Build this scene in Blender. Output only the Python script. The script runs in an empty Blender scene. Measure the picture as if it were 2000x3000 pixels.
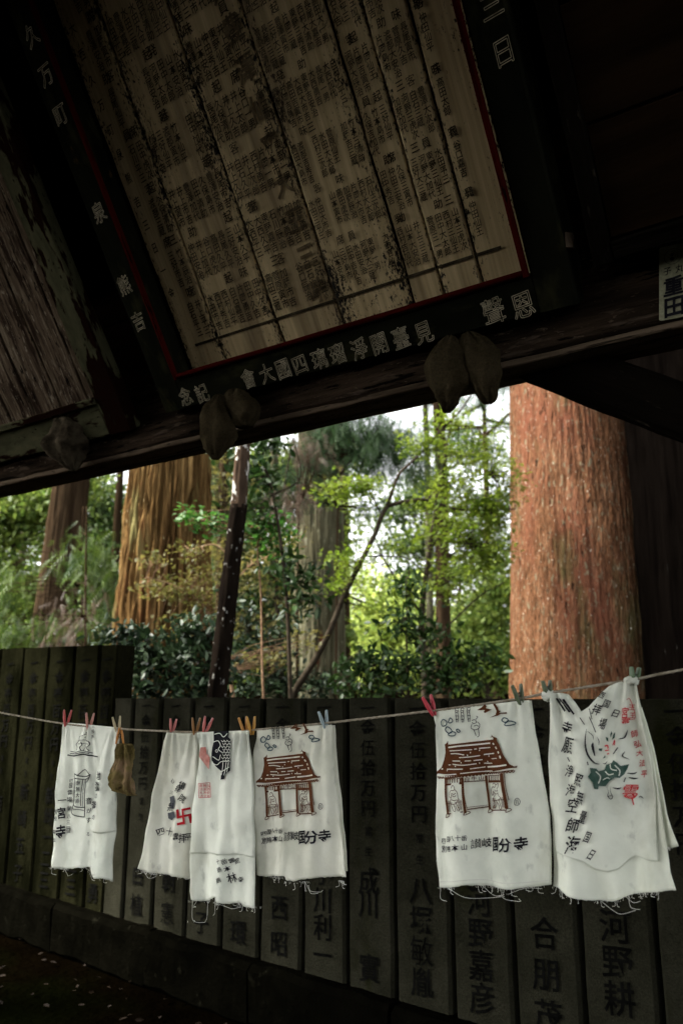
import bpy, bmesh, math, random
import numpy as np
from mathutils import Vector, Matrix, noise as mnoise
random.seed(7); RNG = np.random.default_rng(7)
SC = bpy.context.scene; COL = SC.collection
R = math.radians

# ------------------------------------------------------------------ camera
EYE = 1.5
FPX = 2400.0                                   # focal length for a 2000 x 3000 frame
PITCH = math.atan(545 / FPX)
cam = bpy.data.cameras.new('camera'); cam_o = bpy.data.objects.new('camera', cam); COL.objects.link(cam_o)
cam.sensor_fit = 'VERTICAL'; cam.sensor_height = 36; cam.lens = FPX / 3000 * 36
cam.clip_start = 0.05; cam.clip_end = 600
cam_o.location = (0, 0, EYE); cam_o.rotation_euler = (R(90) + PITCH, 0, 0)
cam.dof.use_dof = True; cam.dof.focus_distance = 2.35; cam.dof.aperture_fstop = 3.2
SC.camera = cam_o

# ------------------------------------------------------------------ sky, sun, exposure
SUN_EL, SUN_AZ = R(46), R(-92)                # azimuth measured from +Y towards +X
w = bpy.data.worlds.new('World'); SC.world = w; w.use_nodes = True
nt = w.node_tree; bg = nt.nodes['Background']
sky = nt.nodes.new('ShaderNodeTexSky'); sky.sky_type = 'NISHITA'; sky.sun_disc = False
sky.sun_elevation = SUN_EL; sky.sun_rotation = SUN_AZ; sky.dust_density = 4; sky.air_density = 1.0; sky.ozone_density = 1.0
hs = nt.nodes.new('ShaderNodeHueSaturation'); hs.inputs['Saturation'].default_value = 0.12   # cloud cover
nt.links.new(sky.outputs[0], hs.inputs['Color']); nt.links.new(hs.outputs[0], bg.inputs['Color'])
bg.inputs['Strength'].default_value = 0.11
sl = bpy.data.lights.new('sun', 'SUN'); sl.energy = 2.2; sl.angle = R(14); sl.color = (1, 0.95, 0.86)
so = bpy.data.objects.new('sun', sl); COL.objects.link(so); so.location = (-20, -3, 30)
sd = Vector((math.sin(SUN_AZ) * math.cos(SUN_EL), math.cos(SUN_AZ) * math.cos(SUN_EL), math.sin(SUN_EL)))
so.rotation_euler = sd.to_track_quat('Z', 'Y').to_euler()
SC.view_settings.view_transform = 'Standard'; SC.view_settings.look = 'None'
SC.view_settings.gamma = 1; SC.view_settings.use_curve_mapping = False
SC.view_settings.exposure = 2.8
SC.render.engine = 'CYCLES'; SC.cycles.use_denoising = True
SC.cycles.max_bounces = 6; SC.cycles.diffuse_bounces = 4; SC.cycles.glossy_bounces = 2
SC.cycles.transmission_bounces = 3; SC.cycles.transparent_max_bounces = 4
SC.cycles.sample_clamp_indirect = 6

# ------------------------------------------------------------------ geometry helpers
_c, _s = math.cos(PITCH), math.sin(PITCH)
def ray(x, y):
    X, v = x - 1000.0, 1500.0 - y
    return np.array([X, FPX * _c - v * _s, FPX * _s + v * _c]) / FPX
ORG = np.array([0, 0, EYE])
def hit(x, y, P, N):
    d = ray(x, y); return ORG + d * (np.dot(P - ORG, N) / np.dot(d, N))
def at(x, y, Y):
    d = ray(x, y); return ORG + d * (Y / d[1])
AB = R(56); E = np.array([-math.sin(AB), math.cos(AB), 0]); Nb = np.array([math.cos(AB), math.sin(AB), 0])
AF = R(49); D = np.array([-math.sin(AF), math.cos(AF), 0]); Mf = np.array([math.cos(AF), math.sin(AF), 0])
Zv = np.array([0, 0, 1.0]); Rt = -E                 # Rt: to the right along the pavilion wall
def W(a, n, z): return Rt * a + Nb * n + Zv * (z + EYE)     # pavilion coordinates, z from eye level
def F(q, m, z): return D * q + Mf * m + Zv * (z + EYE)      # fence coordinates
def inB(x, y, n):                                            # photo point on the plane n -> (a, z)
    h = hit(x, y, Nb * n + ORG, Nb); return float(np.dot(h, Rt)), float(h[2] - EYE)

MW = {}
def put(o, parent=None, M=None):
    M = M or Matrix.Identity(4)
    COL.objects.link(o); MW[o] = M
    if parent is not None:
        o.parent = parent; o.matrix_basis = MW[parent].inverted() @ M
    else:
        o.matrix_basis = M
    return o
def basis(P, U, V, Wd):
    m = Matrix.Identity(4)
    for i in range(3):
        m[i][0], m[i][1], m[i][2], m[i][3] = U[i], V[i], Wd[i], P[i]
    return m
def mesh(name, verts, faces, mat, parent=None, M=None, smooth=False):
    me = bpy.data.meshes.new(name)
    if isinstance(verts, np.ndarray): verts = verts.tolist()
    me.from_pydata(verts, [], faces); me.materials.append(mat)
    if smooth: me.polygons.foreach_set('use_smooth', [True] * len(me.polygons))
    me.update()
    return put(bpy.data.objects.new(name, me), parent, M)
def bulk(name, V, T, mat, parent=None, smooth=False):
    """big triangle meshes from numpy arrays"""
    me = bpy.data.meshes.new(name); nv, nt_ = len(V), len(T)
    me.vertices.add(nv); me.vertices.foreach_set('co', np.asarray(V, np.float32).ravel())
    me.loops.add(nt_ * 3); me.loops.foreach_set('vertex_index', np.asarray(T, np.int32).ravel())
    me.polygons.add(nt_); me.polygons.foreach_set('loop_start', np.arange(0, nt_ * 3, 3, dtype=np.int32))
    if smooth: me.polygons.foreach_set('use_smooth', np.ones(nt_, bool))
    me.materials.append(mat); me.update(calc_edges=True); me.validate()
    return put(bpy.data.objects.new(name, me), parent)
def tag(o, label=None, cat=None, group=None, kind=None):
    if label: o['label'] = label
    if cat: o['category'] = cat
    if group: o['group'] = group
    if kind: o['kind'] = kind
    return o
def thing(name, label, cat, P, group=None):
    o = bpy.data.objects.new(name, None); o.empty_display_size = 0.1
    put(o, None, Matrix.Translation(Vector([float(v) for v in P])))
    return tag(o, label, cat, group)

def bar_geo(lu, lv, lw, ch=0.004, seg=6, jit=0.0015, freq=3.0, seed=0.0):
    """chamfered bar centred on its cross-section, running 0..lw along local z, edges worn by noise"""
    a, b = lu / 2, lv / 2
    prof = [(-a + ch, -b), (a - ch, -b), (a, -b + ch), (a, b - ch), (a - ch, b), (-a + ch, b), (-a, b - ch), (-a, -b + ch)]
    vs, fs = [], []
    for i in range(seg + 1):
        z = lw * i / seg
        for (x, y) in prof:
            k = Vector((x * 9 + seed, y * 9 + seed * 1.7, z * freq))
            d = mnoise.noise_vector(k) * jit
            vs.append((x + d.x, y + d.y, z + d.z * (1 if i in (0, seg) else 0)))
    for i in range(seg):
        for j in range(8):
            fs.append((i * 8 + j, i * 8 + (j + 1) % 8, (i + 1) * 8 + (j + 1) % 8, (i + 1) * 8 + j))
    fs.append(tuple(range(7, -1, -1))); fs.append(tuple(seg * 8 + j for j in range(8)))
    return vs, fs
def bar(name, P, U, V, Wd, lu, lv, lw, mat, parent, **k):
    vs, fs = bar_geo(lu, lv, lw, seed=random.random() * 50, **k)
    return mesh(name, vs, fs, mat, parent, basis(P, U, V, Wd))

def tube_geo(pts, rad, n=6, cap=True):
    pts = [np.asarray(p, float) for p in pts]; vs, fs = [], []
    up = np.array([0.31, 0.2, 0.93]); up /= np.linalg.norm(up)
    for i, p in enumerate(pts):
        t = pts[min(i + 1, len(pts) - 1)] - pts[max(i - 1, 0)]; t = t / (np.linalg.norm(t) + 1e-9)
        u = np.cross(t, up)
        if np.linalg.norm(u) < 1e-3: u = np.cross(t, np.array([1, 0, 0.0]))
        u /= np.linalg.norm(u); v = np.cross(t, u)
        r = rad[i] if hasattr(rad, '__len__') else rad
        for j in range(n):
            q = 2 * math.pi * j / n; vs.append(tuple(p + r * (math.cos(q) * u + math.sin(q) * v)))
    for i in range(len(pts) - 1):
        for j in range(n):
            fs.append((i * n + j, i * n + (j + 1) % n, (i + 1) * n + (j + 1) % n, (i + 1) * n + j))
    if cap:
        fs.append(tuple(range(n - 1, -1, -1))); fs.append(tuple((len(pts) - 1) * n + j for j in range(n)))
    return vs, fs
def join(parts):
    V, Fc = [], []
    for vs, fs in parts:
        o = len(V); V += [tuple(v) for v in vs]; Fc += [tuple(i + o for i in f) for f in fs]
    return V, Fc
def smooth_path(pts, n=6):
    """Catmull-Rom through points"""
    P = [np.asarray(p, float) for p in pts]; P = [2 * P[0] - P[1]] + P + [2 * P[-1] - P[-2]]; out = []
    for i in range(1, len(P) - 2):
        for k in range(n):
            t = k / n
            out.append(0.5 * (2 * P[i] + (P[i + 1] - P[i - 1]) * t + (2 * P[i - 1] - 5 * P[i] + 4 * P[i + 1] - P[i + 2]) * t * t + (3 * P[i] - P[i - 1] - 3 * P[i + 1] + P[i + 2]) * t ** 3))
    out.append(P[-2]); return out

# ------------------------------------------------------------------ materials
MATS = {}
def mk(name, cols, scale=6, stretch=(1, 1, 1), rough=0.85, bump=0.0, bscale=None, detail=6, lo=0.35, hi=0.65,
       spots=(), spec=0.0, trans=0.0, bdist=0.01, world=False, fine=None):
    """cols: 2-3 colours over stretched noise; spots: (colour, scale, stretch, threshold, softness) layers; fine: (amount, scale)"""
    m = bpy.data.materials.new(name); m.use_nodes = True; t = m.node_tree; L = t.links.new
    b = t.nodes['Principled BSDF']; b.inputs['Roughness'].default_value = rough
    b.inputs['Specular IOR Level'].default_value = spec
    tc = t.nodes.new('ShaderNodeTexCoord'); co = tc.outputs['Object']
    if world: 
        g = t.nodes.new('ShaderNodeNewGeometry'); co = g.outputs['Position']
    oi = t.nodes.new('ShaderNodeObjectInfo')
    ad = t.nodes.new('ShaderNodeVectorMath'); ad.operation = 'MULTIPLY_ADD'
    L(oi.outputs['Random'], ad.inputs[0]); ad.inputs[1].default_value = (0, 0, 0) if world else (31, 17, 23); L(co, ad.inputs[2])
    co = ad.outputs[0]
    def nz(sc, st, det=detail, rg=0.6):
        mp = t.nodes.new('ShaderNodeMapping'); mp.inputs['Scale'].default_value = st; L(co, mp.inputs['Vector'])
        n = t.nodes.new('ShaderNodeTexNoise'); n.inputs['Scale'].default_value = sc; n.inputs['Detail'].default_value = det
        n.inputs['Roughness'].default_value = rg; L(mp.outputs[0], n.inputs['Vector']); return n.outputs['Fac']
    f = nz(scale, stretch)
    r = t.nodes.new('ShaderNodeValToRGB'); L(f, r.inputs[0]); el = r.color_ramp.elements
    el[0].position = lo; el[1].position = hi; el[0].color = (*cols[0], 1); el[1].color = (*cols[-1], 1)
    if len(cols) == 3:
        x = el.new((lo + hi) / 2); x.color = (*cols[1], 1)
    c = r.outputs[0]
    if fine:
        ff = nz(fine[1], stretch, 3); mr = t.nodes.new('ShaderNodeMapRange'); L(ff, mr.inputs[0])
        mr.inputs[1].default_value = 0.3; mr.inputs[2].default_value = 0.7; mr.inputs[3].default_value = 1 - fine[0]; mr.inputs[4].default_value = 1 + fine[0]
        mx = t.nodes.new('ShaderNodeVectorMath'); mx.operation = 'SCALE'; L(c, mx.inputs[0]); L(mr.outputs[0], mx.inputs['Scale']); c = mx.outputs[0]
    for (sc_, ss, st, th, sf) in spots:
        k = nz(ss, st, 4); mr = t.nodes.new('ShaderNodeMapRange'); L(k, mr.inputs[0])
        mr.inputs[1].default_value = th; mr.inputs[2].default_value = th + sf
        mx = t.nodes.new('ShaderNodeMix'); mx.data_type = 'RGBA'; L(mr.outputs[0], mx.inputs[0]); L(c, mx.inputs[6]); mx.inputs[7].default_value = (*sc_, 1); c = mx.outputs[2]
    L(c, b.inputs['Base Color'])
    if bump:
        bp = t.nodes.new('ShaderNodeBump'); bp.inputs['Strength'].default_value = bump; bp.inputs['Distance'].default_value = bdist
        L(nz(bscale or scale * 3, stretch, 5) if bscale else f, bp.inputs['Height']); L(bp.outputs[0], b.inputs['Normal'])
    if trans:
        tr = t.nodes.new('ShaderNodeBsdfTranslucent'); L(c, tr.inputs['Color'])
        ms = t.nodes.new('ShaderNodeMixShader'); ms.inputs[0].default_value = trans
        L(b.outputs[0], ms.inputs[1]); L(tr.outputs[0], ms.inputs[2]); L(ms.outputs[0], t.nodes['Material Output'].inputs['Surface'])
    MATS[name] = m; return m
Sz = (1, 1, 0.08)
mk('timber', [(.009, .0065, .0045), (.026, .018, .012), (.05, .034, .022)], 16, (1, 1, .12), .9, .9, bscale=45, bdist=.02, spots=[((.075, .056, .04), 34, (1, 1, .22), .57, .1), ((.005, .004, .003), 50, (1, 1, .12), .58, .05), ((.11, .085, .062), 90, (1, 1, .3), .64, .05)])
mk('timber_pale_lit', [(0.072, 0.0512, 0.0336), (0.136, 0.0992, 0.0672), (0.2, 0.1488, 0.1024)], 16, (1, 1, .1), .9, .9, bscale=60, bdist=.01, spots=[((0.032, 0.024, 0.016), 40, (1, 1, .06), .6, .04), ((0.048, 0.0352, 0.024), 90, (1, 1, .25), .58, .08)])  # beam underside: light bouncing off the ground is put into the paler colour
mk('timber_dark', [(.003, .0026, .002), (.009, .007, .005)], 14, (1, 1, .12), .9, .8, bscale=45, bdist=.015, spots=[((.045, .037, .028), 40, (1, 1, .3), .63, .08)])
mk('lacquer', [(0.006237, 0.00693, 0.004571), (0.01351, 0.01386, 0.00838)], 8, (1, 1, .4), 0.5, 0.2, spots=[((0.03118, 0.0297, 0.01371), 9, (1, 1, .5), .54, .12), ((0.06237, 0.03762, 0.01371), 14, (1, 1, .5), .69, .06)])
mk('red_lacquer', [(0.0252, 0.00252, 0.0021), (0.084, 0.00756, 0.00504)], 20, Sz, 0.55, 0.3, spots=[((0.0084, 0.00252, 0.0021), 40, (1, 1, .1), .62, .05)])
mk('old_paint', [(0.06156, 0.06156, 0.03324), (0.1067, 0.1026, 0.05651)], 30, (1, 1, .4), 0.85, 0.4, spots=[((0.01313, 0.004925, 0.003324), 10, (1, 1, .3), .5, .03), ((0.01642, 0.01478, 0.007977), 60, (1, 1, .5), .62, .05)])
mk('brown_plank', [(.05, .034, .022), (.13, .094, .062), (.3, .24, .165)], 80, (1, 1, .07), .9, .9, lo=.3, hi=.72, spots=[((.035, .022, .015), 26, (1, 1, .12), .52, .08), ((.32, .27, .2), 110, (1, 1, .2), .6, .06), ((.012, .009, .007), 70, (1, 1, .25), .6, .05)])
mk('dark_plank', [(0.009029, 0.005472, 0.002955), (0.02257, 0.01231, 0.00591)], 16, Sz, 0.8, 0.4)
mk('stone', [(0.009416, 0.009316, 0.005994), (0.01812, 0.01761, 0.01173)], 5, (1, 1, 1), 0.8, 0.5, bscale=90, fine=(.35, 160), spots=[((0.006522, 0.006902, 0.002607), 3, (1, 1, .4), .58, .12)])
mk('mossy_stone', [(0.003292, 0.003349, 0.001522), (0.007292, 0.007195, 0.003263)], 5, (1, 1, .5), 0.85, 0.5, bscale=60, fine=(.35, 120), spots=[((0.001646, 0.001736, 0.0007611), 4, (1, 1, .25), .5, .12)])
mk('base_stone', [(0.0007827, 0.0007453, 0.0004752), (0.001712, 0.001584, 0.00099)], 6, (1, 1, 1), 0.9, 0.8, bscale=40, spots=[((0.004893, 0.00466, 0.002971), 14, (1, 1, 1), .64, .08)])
mk('ink_carved', [(0.002, 0.002, 0.00175), (0.0045, 0.0045, 0.004)], 20, rough=0.6)
mk('gold_line', [(0.24, 0.21, 0.135), (0.63, 0.555, 0.39)], 30, rough=0.6)
mk('ink', [(.01, .01, .012), (.022, .022, .026)], 60, rough=0.9)
mk('ink_grey', [(.05, .055, .06), (.1, .105, .11)], 60, rough=0.9)
mk('ink_brown', [(0.06819, 0.02466, 0.01148), (0.09294, 0.03563, 0.01608)], 60, rough=0.9)
mk('ink_blue', [(.02, .045, .06), (.04, .075, .095)], 60, rough=0.9)
mk('ink_green', [(.025, .06, .045), (.07, .11, .09)], 50, rough=0.9)
mk('ink_red', [(.4, .03, .035), (.55, .07, .07)], 60, rough=0.9)
mk('ink_dark_red', [(.28, .012, .018), (.33, .02, .025)], 60, rough=0.9)
mk('ink_pale_red', [(.5, .19, .15), (.62, .33, .28)], 60, rough=0.9)
mk('cloth', [(0.661, 0.691, 0.602), (0.7933, 0.8136, 0.7161), (0.8594, 0.8804, 0.7784)], 7, (1, 1, 1), 0.95, 0.5, bscale=30, bdist=.006, trans=.3, spec=.1, spots=[((0.5731, 0.5795, 0.4671), 8, (1, 1, .5), .56, .22), ((0.3967, 0.4124, 0.3633), 26, (1, 1, .6), .62, .2)], world=True)
mk('cloth_aged', [(0.5906, 0.5998, 0.4987), (0.7173, 0.7176, 0.6129), (0.77, 0.7711, 0.6753)], 7, (1, 1, 1), 0.95, 0.5, bscale=30, bdist=.006, trans=.3, spec=.1, spots=[((0.4747, 0.4605, 0.3532), 8, (1, 1, .5), .55, .22), ((0.3165, 0.3106, 0.2701), 22, (1, 1, .6), .62, .2)], world=True)
mk('thread', [(.6, .6, .54), (.7, .7, .64)], 30, rough=.95, trans=.2)
mk('rag', [(0.063, 0.04845, 0.0144), (0.126, 0.0969, 0.0384), (0.189, 0.1254, 0.072)], 18, rough=.95, bump=.8, bscale=80, spots=[((0.0315, 0.01995, 0.0096), 25, (1, 1, 1), .6, .1)])
mk('pad_cloth', [(0.03266, 0.02448, 0.01285), (0.05552, 0.0432, 0.02372)], 12, rough=.98, bump=.8, bscale=70, fine=(.25, 150))
mk('frayed_cloth', [(0.02625, 0.02, 0.01275), (0.105, 0.085, 0.05525)], 16, rough=.98, bump=.8, bscale=60)
mk('rope', [(.2, .17, .12), (.36, .32, .25)], 60, rough=.9, bump=.5)
mk('paper', [(0.2431, 0.2383, 0.148), (0.365, 0.3579, 0.2369)], 20, rough=.9, fine=(.2, 150))
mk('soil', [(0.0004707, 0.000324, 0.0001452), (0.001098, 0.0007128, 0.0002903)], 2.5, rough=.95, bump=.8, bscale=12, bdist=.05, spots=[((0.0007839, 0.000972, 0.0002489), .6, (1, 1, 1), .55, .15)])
mk('hill_green', [(.08, .13, .035), (.17, .23, .08)], .5, rough=.95)
mk('dead_leaf', [(0.004455, 0.002673, 0.001604), (0.01247, 0.008019, 0.004455)], 2, rough=.7, spec=.05)
mk('iron', [(.01, .008, .007), (.03, .02, .015)], 30, rough=.6)
mk('tile', [(.03, .03, .032), (.06, .06, .06)], 5, rough=.7)
def pin_mat(n, c): return mk(n, [tuple(v * .8 for v in c), c], 60, rough=.5, spec=.4, spots=[(tuple(v * .5 for v in c), 90, (1, 1, 1), .62, .1)])
def leaf_mat(n, a, b, trans=.35, rough=.55, spec=.3):
    """leaf colour from one leaf to the next: noise over position"""
    return mk(n, [a, tuple((x + y) / 2 for x, y in zip(a, b)), b], 5, (1, 1, 1), rough, trans=trans, spec=spec, detail=8, lo=.38, hi=.62)
leaf_mat('leaf_maple', (0.08069, 0.1366, 0.009869), (0.176, 0.2305, 0.01975), .5)
leaf_mat('leaf_maple_olive', (0.084, 0.0924, 0.0189), (0.168, 0.1428, 0.0378), .45)
leaf_mat('leaf_dark', (0.00924, 0.021, 0.00882), (0.02695, 0.0455, 0.01764), .15, .45, .16)
leaf_mat('leaf_glossy', (0.01112, 0.02902, 0.006529), (0.02781, 0.0532, 0.01143), .25, .42, .16)
leaf_mat('leaf_fern', (0.02703, 0.09009, 0.01147), (0.06306, 0.1556, 0.02293), .45)
leaf_mat('needle', (0.01314, 0.03907, 0.005496), (0.09848, 0.1507, 0.02061), .35)
leaf_mat('needle_dark', (0.0207, 0.05027, 0.01681), (0.05174, 0.1005, 0.03055), .3)
leaf_mat('needle_brown', (0.0585, 0.039, 0.02438), (0.1268, 0.08775, 0.0585), .3)
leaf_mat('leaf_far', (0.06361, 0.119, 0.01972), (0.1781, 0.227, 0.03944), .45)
leaf_mat('leaf_far_pale', (0.2189, 0.3302, 0.06854), (0.5254, 0.5826, 0.1371), .5)  # distant leaves: open skylight and haze put into the pale colour
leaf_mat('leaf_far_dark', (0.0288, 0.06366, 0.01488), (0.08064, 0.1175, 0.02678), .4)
Sb = (1, 1, .07)
mk('bark_red', [(.055, .026, .013), (.11, .052, .026), (.155, .083, .046)], 12, (1, 1, .2), .95, .9, bscale=55, bdist=.05, fine=(.5, 80), lo=.28, hi=.72, spec=.0,
   spots=[((.14, .05, .03), 1.5, (1, 1, .25), .5, .2), ((.08, .072, .03), 2.2, (1, 1, .3), .55, .12), ((.15, .125, .08), 30, (1, 1, .4), .58, .08), ((.02, .01, .006), 34, (1, 1, .22), .62, .05), ((.45, .41, .33), 55, (1, 1, .6), .67, .02), ((.7, .68, .6), 12, (1, 1, .7), .75, .01)])
mk('bark_furrow', [(0.04505, 0.02499, 0.009792), (0.1081, 0.06248, 0.02326), (0.1802, 0.1166, 0.0459)], 9, Sb, .95, .9, bscale=30, bdist=.03, fine=(.4, 70),
   spots=[((0.0901, 0.03332, 0.01469), 2.0, (1, 1, .4), .55, .1), ((0.1352, 0.1166, 0.0459), 3, (1, 1, .3), .58, .1), ((0.4505, 0.3915, 0.2326), 26, (1, 1, .5), .7, .02)])
mk('bark_shaded', [(0.0006, 0.00045, 0.000375), (0.0015, 0.001125, 0.0009)], 9, Sb, .9, .8, bscale=26, bdist=.03, spots=[((0.006, 0.005625, 0.004875), 40, (1, 1, .1), .7, .03)], spec=0.0)  # trunk in deep shade: the shade is put into the near-black colour
mk('bark_brown', [(0.01715, 0.01078, 0.006174), (0.0441, 0.0294, 0.01676)], 9, Sb, .9, .8, bscale=26, bdist=.03)
mk('bark_grey', [(0.04455, 0.0396, 0.02178), (0.09405, 0.0891, 0.05544)], 9, Sb, .9, .9, bscale=26, bdist=.03, spots=[((0.0693, 0.02228, 0.01188), 2.0, (1, 1, .4), .6, .05), ((0.1733, 0.1733, 0.1188), 22, (1, 1, .25), .62, .06)])
mk('branch', [(0.021, 0.0156, 0.0108), (0.048, 0.039, 0.027)], 20, rough=.9, bump=.5)
mk('twig_tan', [(.14, .08, .05), (.26, .17, .1)], 20, rough=.9)
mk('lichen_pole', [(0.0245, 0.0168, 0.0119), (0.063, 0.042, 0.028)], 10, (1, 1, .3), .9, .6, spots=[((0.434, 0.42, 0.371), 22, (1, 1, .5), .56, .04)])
mk('lichen_pole_shaded', [(0.0042, 0.00315, 0.00245), (0.0105, 0.0077, 0.0056)], 10, (1, 1, .3), .9, .6, spots=[((0.21, 0.203, 0.182), 34, (1, 1, .6), .64, .02)])  # lower half of the pole, its shade painted in as darker bark

# the plaque's boards: pale wood, mould thick along the joints (generated x runs across a board)
def board_mat():
    m = bpy.data.materials.new('cream_board'); m.use_nodes = True; t = m.node_tree; L = t.links.new; b = t.nodes['Principled BSDF']
    b.inputs['Roughness'].default_value = .85; b.inputs['Specular IOR Level'].default_value = .2
    tc = t.nodes.new('ShaderNodeTexCoord'); oi = t.nodes.new('ShaderNodeObjectInfo')
    ad = t.nodes.new('ShaderNodeVectorMath'); ad.operation = 'MULTIPLY_ADD'; L(oi.outputs['Random'], ad.inputs[0]); ad.inputs[1].default_value = (31, 17, 23); L(tc.outputs['Object'], ad.inputs[2])
    def nz(sc, st, det=5, rg=.6):
        mp = t.nodes.new('ShaderNodeMapping'); mp.inputs['Scale'].default_value = st; L(ad.outputs[0], mp.inputs['Vector'])
        n = t.nodes.new('ShaderNodeTexNoise'); n.inputs['Scale'].default_value = sc; n.inputs['Detail'].default_value = det; n.inputs['Roughness'].default_value = rg
        L(mp.outputs[0], n.inputs['Vector']); return n.outputs['Fac']
    def math_(op, a, bb, c=None):
        n = t.nodes.new('ShaderNodeMath'); n.operation = op
        for i, v in enumerate((a, bb, c)):
            if v is None: continue
            if isinstance(v, (int, float)): n.inputs[i].default_value = v
            else: L(v, n.inputs[i])
        return n.outputs[0]
    r = t.nodes.new('ShaderNodeValToRGB'); L(nz(60, (1, 1, .02)), r.inputs[0]); el = r.color_ramp.elements
    el[0].position = .3; el[1].position = .7; el[0].color = (.46, .335, .165, 1); el[1].color = (.74, .58, .32, 1)
    sx = t.nodes.new('ShaderNodeSeparateXYZ'); L(tc.outputs['Generated'], sx.inputs[0])
    ed = math_('MULTIPLY', math_('ABSOLUTE', math_('SUBTRACT', sx.outputs[0], .5), None), 2.0)     # 0 middle .. 1 edge
    ed = math_('POWER', ed, 3.0)
    patch = nz(5, (1, 1, .5), 3)
    dens = math_('ADD', math_('MULTIPLY', ed, .165), math_('MULTIPLY', math_('SUBTRACT', patch, .5), .42))
    speck = nz(120, (1, 1, .45), 5, .75)
    v = math_('ADD', speck, dens)
    mr = t.nodes.new('ShaderNodeMapRange'); L(v, mr.inputs[0]); mr.inputs[1].default_value = .63; mr.inputs[2].default_value = .69
    mx = t.nodes.new('ShaderNodeMix'); mx.data_type = 'RGBA'; L(mr.outputs[0], mx.inputs[0]); L(r.outputs[0], mx.inputs[6]); mx.inputs[7].default_value = (.009, .007, .0045, 1)
    st = nz(9, (1, 1, .07), 4); m2 = t.nodes.new('ShaderNodeMapRange'); L(st, m2.inputs[0]); m2.inputs[1].default_value = .5; m2.inputs[2].default_value = .7; m2.inputs[4].default_value = .75
    mx2 = t.nodes.new('ShaderNodeMix'); mx2.data_type = 'RGBA'; L(m2.outputs[0], mx2.inputs[0]); L(mx.outputs[2], mx2.inputs[6]); mx2.inputs[7].default_value = (.1, .062, .03, 1)
    L(mx2.outputs[2], b.inputs['Base Color'])
    bp = t.nodes.new('ShaderNodeBump'); bp.inputs['Strength'].default_value = .4; bp.inputs['Distance'].default_value = .003; L(nz(60, (1, 1, .02)), bp.inputs['Height']); L(bp.outputs[0], b.inputs['Normal'])
    MATS['cream_board'] = m
board_mat()
mk('faint_ink', [(.09, .062, .032), (.24, .18, .1)], 22, (1, 1, 1), .9, world=True)
mk('faded_ink', [(0.02106, 0.01559, 0.008424), (0.05054, 0.03791, 0.02106), (0.1264, 0.1011, 0.06318)], 22, (1, 1, 1), .9, lo=.3, hi=.72, world=True)
M_ = MATS

# ------------------------------------------------------------------ lettering: outlines of each character, once
GL = {}
def load_glyphs(chars, key, offset):
    obs = []
    for ch in sorted(set(chars)):
        c = bpy.data.curves.new('g', 'FONT'); c.body = ch; c.resolution_u = 2; c.offset = offset
        o = bpy.data.objects.new('g', c); COL.objects.link(o); obs.append((ch, o))
    dg = bpy.context.evaluated_depsgraph_get()
    for ch, o in obs:
        me = o.evaluated_get(dg).to_mesh()
        V = np.zeros(len(me.vertices) * 3); me.vertices.foreach_get('co', V); V = V.reshape(-1, 3)[:, :2]
        V = V - np.array([.5, .38]); V[:, 1] += .085 * V[:, 0]          # brush slant, a little wobble
        V = np.array([(x + .02 * mnoise.noise(Vector((x * 4, y * 4, ord(ch) % 97))), y + .02 * mnoise.noise(Vector((x * 4, y * 4, ord(ch) % 89 + 40)))) for x, y in V]) if len(V) else V
        GL[key, ch] = (V, [tuple(p.vertices) for p in me.polygons])
        o.to_mesh_clear(); c = o.data; bpy.data.objects.remove(o); bpy.data.curves.remove(c)
def outline(ch, width):
    """thin ribbons along the edge of a character"""
    V, Fc = GL['r', ch]; cnt = {}
    for f in Fc:
        for i in range(len(f)):
            e = (f[i], f[(i + 1) % len(f)]); k = (min(e), max(e)); cnt[k] = cnt.get(k, 0) + 1
    vs, fs = [], []
    for (i, j), k in cnt.items():
        if k != 1: continue
        a, b = V[i], V[j]; d = b - a; l = np.linalg.norm(d)
        if l < 1e-6: continue
        n = np.array([-d[1], d[0]]) / l * width / 2; o = len(vs)
        vs += [a - n, b - n, b + n, a + n]; fs.append((o, o + 1, o + 2, o + 3))
    return np.array(vs), fs
def plane_text(name, items, P, U, V, N, mat, parent, off=0.0012, key='r', line=None, split=False):
    """items: (char, x, y, width, height[, rotation]) on the plane P + xU + yV"""
    vs, fs = [], []
    for k, it in enumerate(items):
        ch, x, y, sx, sy = it[:5]; rot = it[5] if len(it) > 5 else 0
        g, f = outline(ch, line) if line else GL[key, ch]
        if len(g) == 0: continue
        q = g * np.array([sx, sy]); cr, sr = math.cos(rot), math.sin(rot); o = len(vs)
        X = x + q[:, 0] * cr - q[:, 1] * sr; Y = y + q[:, 0] * sr + q[:, 1] * cr
        h = off + (k % 3) * .0002
        if split:
            mesh(name, [tuple(P + U * a + V * b + N * h) for a, b in zip(X, Y)], f, mat, parent); continue
        vs += [tuple(P + U * a + V * b + N * h) for a, b in zip(X, Y)]
        fs += [tuple(i + o for i in ff) for ff in f]
    return mesh(name, vs, fs, mat, parent) if vs else None

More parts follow.
